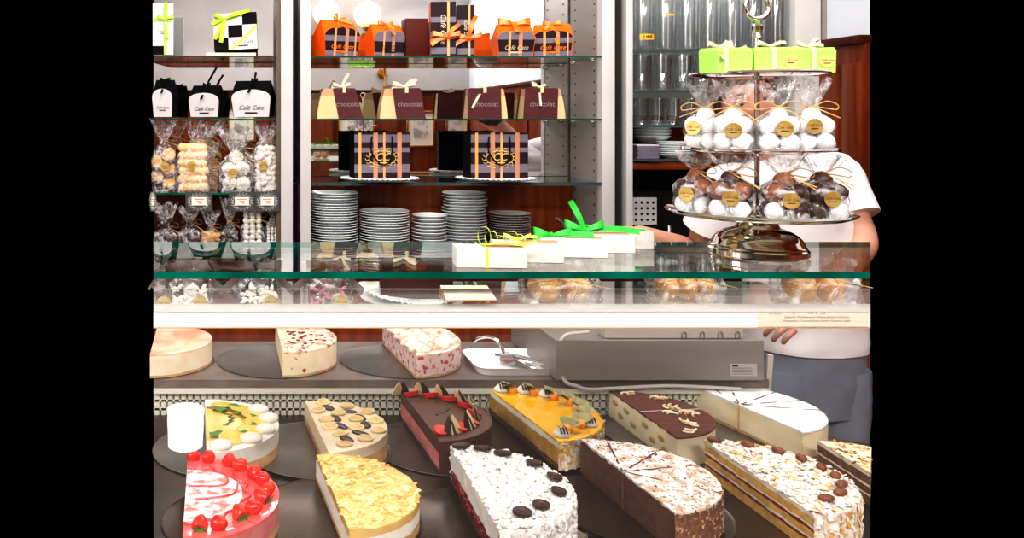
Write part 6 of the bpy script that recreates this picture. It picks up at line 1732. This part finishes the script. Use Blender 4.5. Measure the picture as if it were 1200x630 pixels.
def hand(wr, d, up, curl, spread=1.0, flip=1):
    """palm plus four fingers and a thumb; d = direction of the hand, up = back of the hand"""
    d = d.normalized(); up = (up - d * up.dot(d)).normalized(); sd = d.cross(up) * flip
    s = Sk()
    c = wr + d * .045
    r0 = s.chain([(wr - d * .015, (.024, .022)), (wr + d * .02, (.030, .018)), (wr + d * .055, (.036, .015)), (wr + d * .082, (.034, .013))])
    bm_.mesh(skin_mesh(s.v, s.e, s.r, 0, 2), Matrix(), 'skin')
    for q, (off, ln) in enumerate(((-.030, .066), (-.0105, .076), (.0095, .071), (.0275, .056))):
        f = Sk(); p = wr + d * .070 + sd * off; dirn = d + sd * off * 3 * spread; dirn.normalize()
        pts = [(p, .0095)]; ang = 0
        for seg, w_ in enumerate((.45, .32, .23)):
            ang += curl * (.55 if seg == 0 else 1)
            pts.append((pts[-1][0] + (dirn * math.cos(ang) - up * math.sin(ang)) * ln * w_ * 1.18, .0092 - .0011 * (seg + 1)))
        f.chain(pts); bm_.mesh(skin_mesh(f.v, f.e, f.r, 0, 2), Matrix(), 'skin')
    f = Sk(); p = wr + d * .030 - sd * .024
    t1 = (d * .7 - sd * .8 - up * .25).normalized(); t2 = (d * .95 - sd * .2 - up * .5).normalized()
    f.chain([(p, .0125), (p + t1 * .034, .0115), (p + t1 * .034 + t2 * .028, .0100), (p + t1 * .034 + t2 * .050, .0078)])
    bm_.mesh(skin_mesh(f.v, f.e, f.r, 0, 2), Matrix(), 'skin')
hand(wrL, Vector((-1, -.25, .02)), Vector((.0, -.3, 1)), .35)
hand(wrR, Vector((-.85, -.18, -.42)), Vector((-.35, -.75, .55)), .75, flip=-1)
# head
hc = L_(1.398, 2.352, 1.655)
HT = Matrix.Translation(hc) @ Euler((R_(8), R_(-14), R_(-14))).to_matrix().to_4x4()
b2 = bmesh.new(); bmesh.ops.create_uvsphere(b2, u_segments=48, v_segments=36, radius=1)
def bump_(p, c, r, a):
    d = (p - Vector(c)).length / r
    return a * math.exp(-d * d * 2)
for v in b2.verts:
    p = v.co.copy(); x, y, z = p
    sx = .074; sy = .094; sz = .118
    jaw = max(0, -z)
    q = Vector((x * sx * (1 - .30 * jaw ** 1.5), y * sy * (1 - .22 * jaw ** 2 if y > 0 else 1 - .06 * jaw), z * sz))
    if y < 0:
        q.y += -bump_(q, (0, -.092, -.022), .015, .017) - bump_(q, (0, -.093, -.002), .010, .008)   # nose
        q.y += bump_(q, (.031, -.082, .008), .020, .012) + bump_(q, (-.031, -.082, .008), .020, .012)  # eye sockets
        q.y += -bump_(q, (0, -.088, -.052), .022, .007)                                          # lips
        q.y += -bump_(q, (0, -.080, -.098), .026, .012)                                          # chin
        q.y += -bump_(q, (.036, -.085, .026), .022, .004) - bump_(q, (-.036, -.085, .026), .022, .004)
    v.co = q
bm_._merge(b2, HT, 'skin')
for s in (-1, 1):
    e = bmesh.new(); bmesh.ops.create_uvsphere(e, u_segments=16, v_segments=12, radius=1)
    for v in e.verts: v.co = Vector((v.co.x * .010, v.co.y * .019, v.co.z * .031)) * (1 - .18 * max(0, -v.co.z))
    bm_._merge(e, HT @ Matrix.Translation((s * .077, .008, -.008)) @ Euler((R_(-12), 0, R_(s * -18))).to_matrix().to_4x4(), 'skin')
bm_.build('body', P, 60)
# face
for s in (-1, 1):
    b = MB(); b.M = HT; b.ball((s * .031, -.0745, .008), .0112, 'eye', 14); o = b.build('eye', P)
    b = MB(); b.M = HT; b.ball((s * .031, -.0825, .0075), (.0068, .0045, .0066), 'ink', 12); b.build('iris', o)
    b = MB(); b.M = HT; b.ball((s * .031, -.0745, .0135), (.0135, .0125, .0085), 'skin', 14); b.build('eyelid', o)
    b = MB(); b.M = HT; b.tube([(s * (.016 + .008 * q), -.091 + .004 * q * q * .4, .030 + .004 * math.sin(q)) for q in range(5)], .003, 'hair', 6); b.build('eyebrow', P)
b = MB(); b.M = HT
b.tube([(x, -.0935 + abs(x) * .35, -.052 + .004 * abs(x) / .02) for x in (-.022, -.012, 0, .012, .022)], .0045, 'lip', 8, radii=[.0015, .004, .0048, .004, .0015]); b.build('mouth', P)
b = MB(); b.M = HT
def hairf(u, v):
    a = 2 * PI * u; ph = PI * (.60 + .17 * max(0, math.sin(a) + .25)) * v
    x, y, z = math.sin(ph) * math.cos(a), math.sin(ph) * math.sin(a), math.cos(ph)
    if y < -.1: ph2 = ph * (1 - .42 * min(1, (-y - .1) * 1.4)); x, y, z = math.sin(ph2) * math.cos(a), math.sin(ph2) * math.sin(a), math.cos(ph2)
    k_ = 1 + .03 * noise.noise(Vector((x * 6, y * 6, z * 2)))
    k_ *= 1 + .025 * math.sin(a * 17 + 2 * z) * min(1, v * 2); return (x * .083 * k_, y * .105 * k_ + .003, z * .127 * k_ + .003)
b.grid(hairf, 48, 20, 'hair', cu=True); b.build('hair', P, 70)
# shirt
def loft(b, rings, m, seg=40, wr=.0, cap=False):
    G = []
    for c, rx, ry in rings:
        c = Vector(c); row = []
        for k in range(seg):
            a = 2 * PI * k / seg
            p = c + Vector((rx * math.cos(a), ry * math.sin(a), 0))
            row.append(b.v(p + Vector((math.cos(a), math.sin(a), 0)) * wr * (noise.noise(p * 9) + .6 * noise.noise(p * 23))))
        G.append(row)
    for a, c in zip(G, G[1:]):
        for k in range(seg): b.f([a[k], a[(k + 1) % seg], c[(k + 1) % seg], c[k]], m)
    if cap: b.f(G[0][::-1], m); b.f(G[-1], m)
def dense(rings, n=4):
    out = []
    for (c0, a0, b0), (c1, a1, b1) in zip(rings, rings[1:]):
        for q in range(n):
            u = q / n; out.append((Vector(c0).lerp(Vector(c1), u), a0 + (a1 - a0) * u, b0 + (b1 - b0) * u))
    out.append(rings[-1]); return out
b = MB()
SR = [(L_(1.665, 2.50, .925), .168, .135), (L_(1.665, 2.50, .95), .170, .137), (L_(1.655, 2.495, 1.07), .158, .128), (L_(1.635, 2.48, 1.20), .160, .126), (L_(1.60, 2.465, 1.32), .174, .125), (L_(1.572, 2.447, 1.395), .176, .112), (L_(1.56, 2.436, 1.43), .150, .100), (L_(1.545, 2.425, 1.46), .105, .082), (L_(1.53, 2.415, 1.485), .068, .066), (L_(1.522, 2.41, 1.500), .062, .062)]
loft(b, dense(SR, 6), 'shirt', 56, .010)
for sh, el in ((shL, elL), (shR, elR)):
    ax = (el - sh); ins = cla.lerp(sh, .15) + Vector((0, 0, .004))
    P_ = smooth([ins, cla.lerp(sh, .6) + Vector((0, 0, .004)), sh + Vector((0, 0, -.005)), sh.lerp(el, .25), sh.lerp(el, .45), sh.lerp(el, .62)], 5)
    n = len(P_); rad = [.060 + .014 * math.sin(min(1, i / (n * .5)) * PI * .5) - .004 * i / n for i in range(n)]
    b.tube(P_, .07, 'shirt', 24, radii=rad)
b.build('shirt', P, 70)
# trousers
b = MB()
loft(b, dense([(L_(1.665, 2.50, 1.0), .150, .118), (L_(1.665, 2.50, .92), .160, .128), (L_(1.665, 2.50, .84), .166, .13), (L_(1.665, 2.50, .74), .163, .118)], 4), 'trouser', 48, .006, True)
for hp, kn, an in ((hipL, knL, anL), (hipR, knR, anR)):
    loft(b, dense([(hp + Vector((0, 0, -.03)), .084, .115), (hp.lerp(kn, .4), .084, .108), (kn, .072, .080), (kn.lerp(an, .5), .066, .074), (an + Vector((0, 0, -.01)), .060, .066)], 5), 'trouser', 36, .008, True)
b.build('trousers', P, 70)
for an in (anL, anR):
    k = Sk(); k.chain([(an + Vector((0, .02, -.045)), (.042, .04)), (an + Vector((0, -.08, -.052)), (.042, .034)), (an + Vector((0, -.16, -.06)), (.034, .026))])
    b = MB(); b.mesh(skin_mesh(k.v, k.e, k.r, 0, 2), Matrix(), 'black'); b.build('shoe', P)
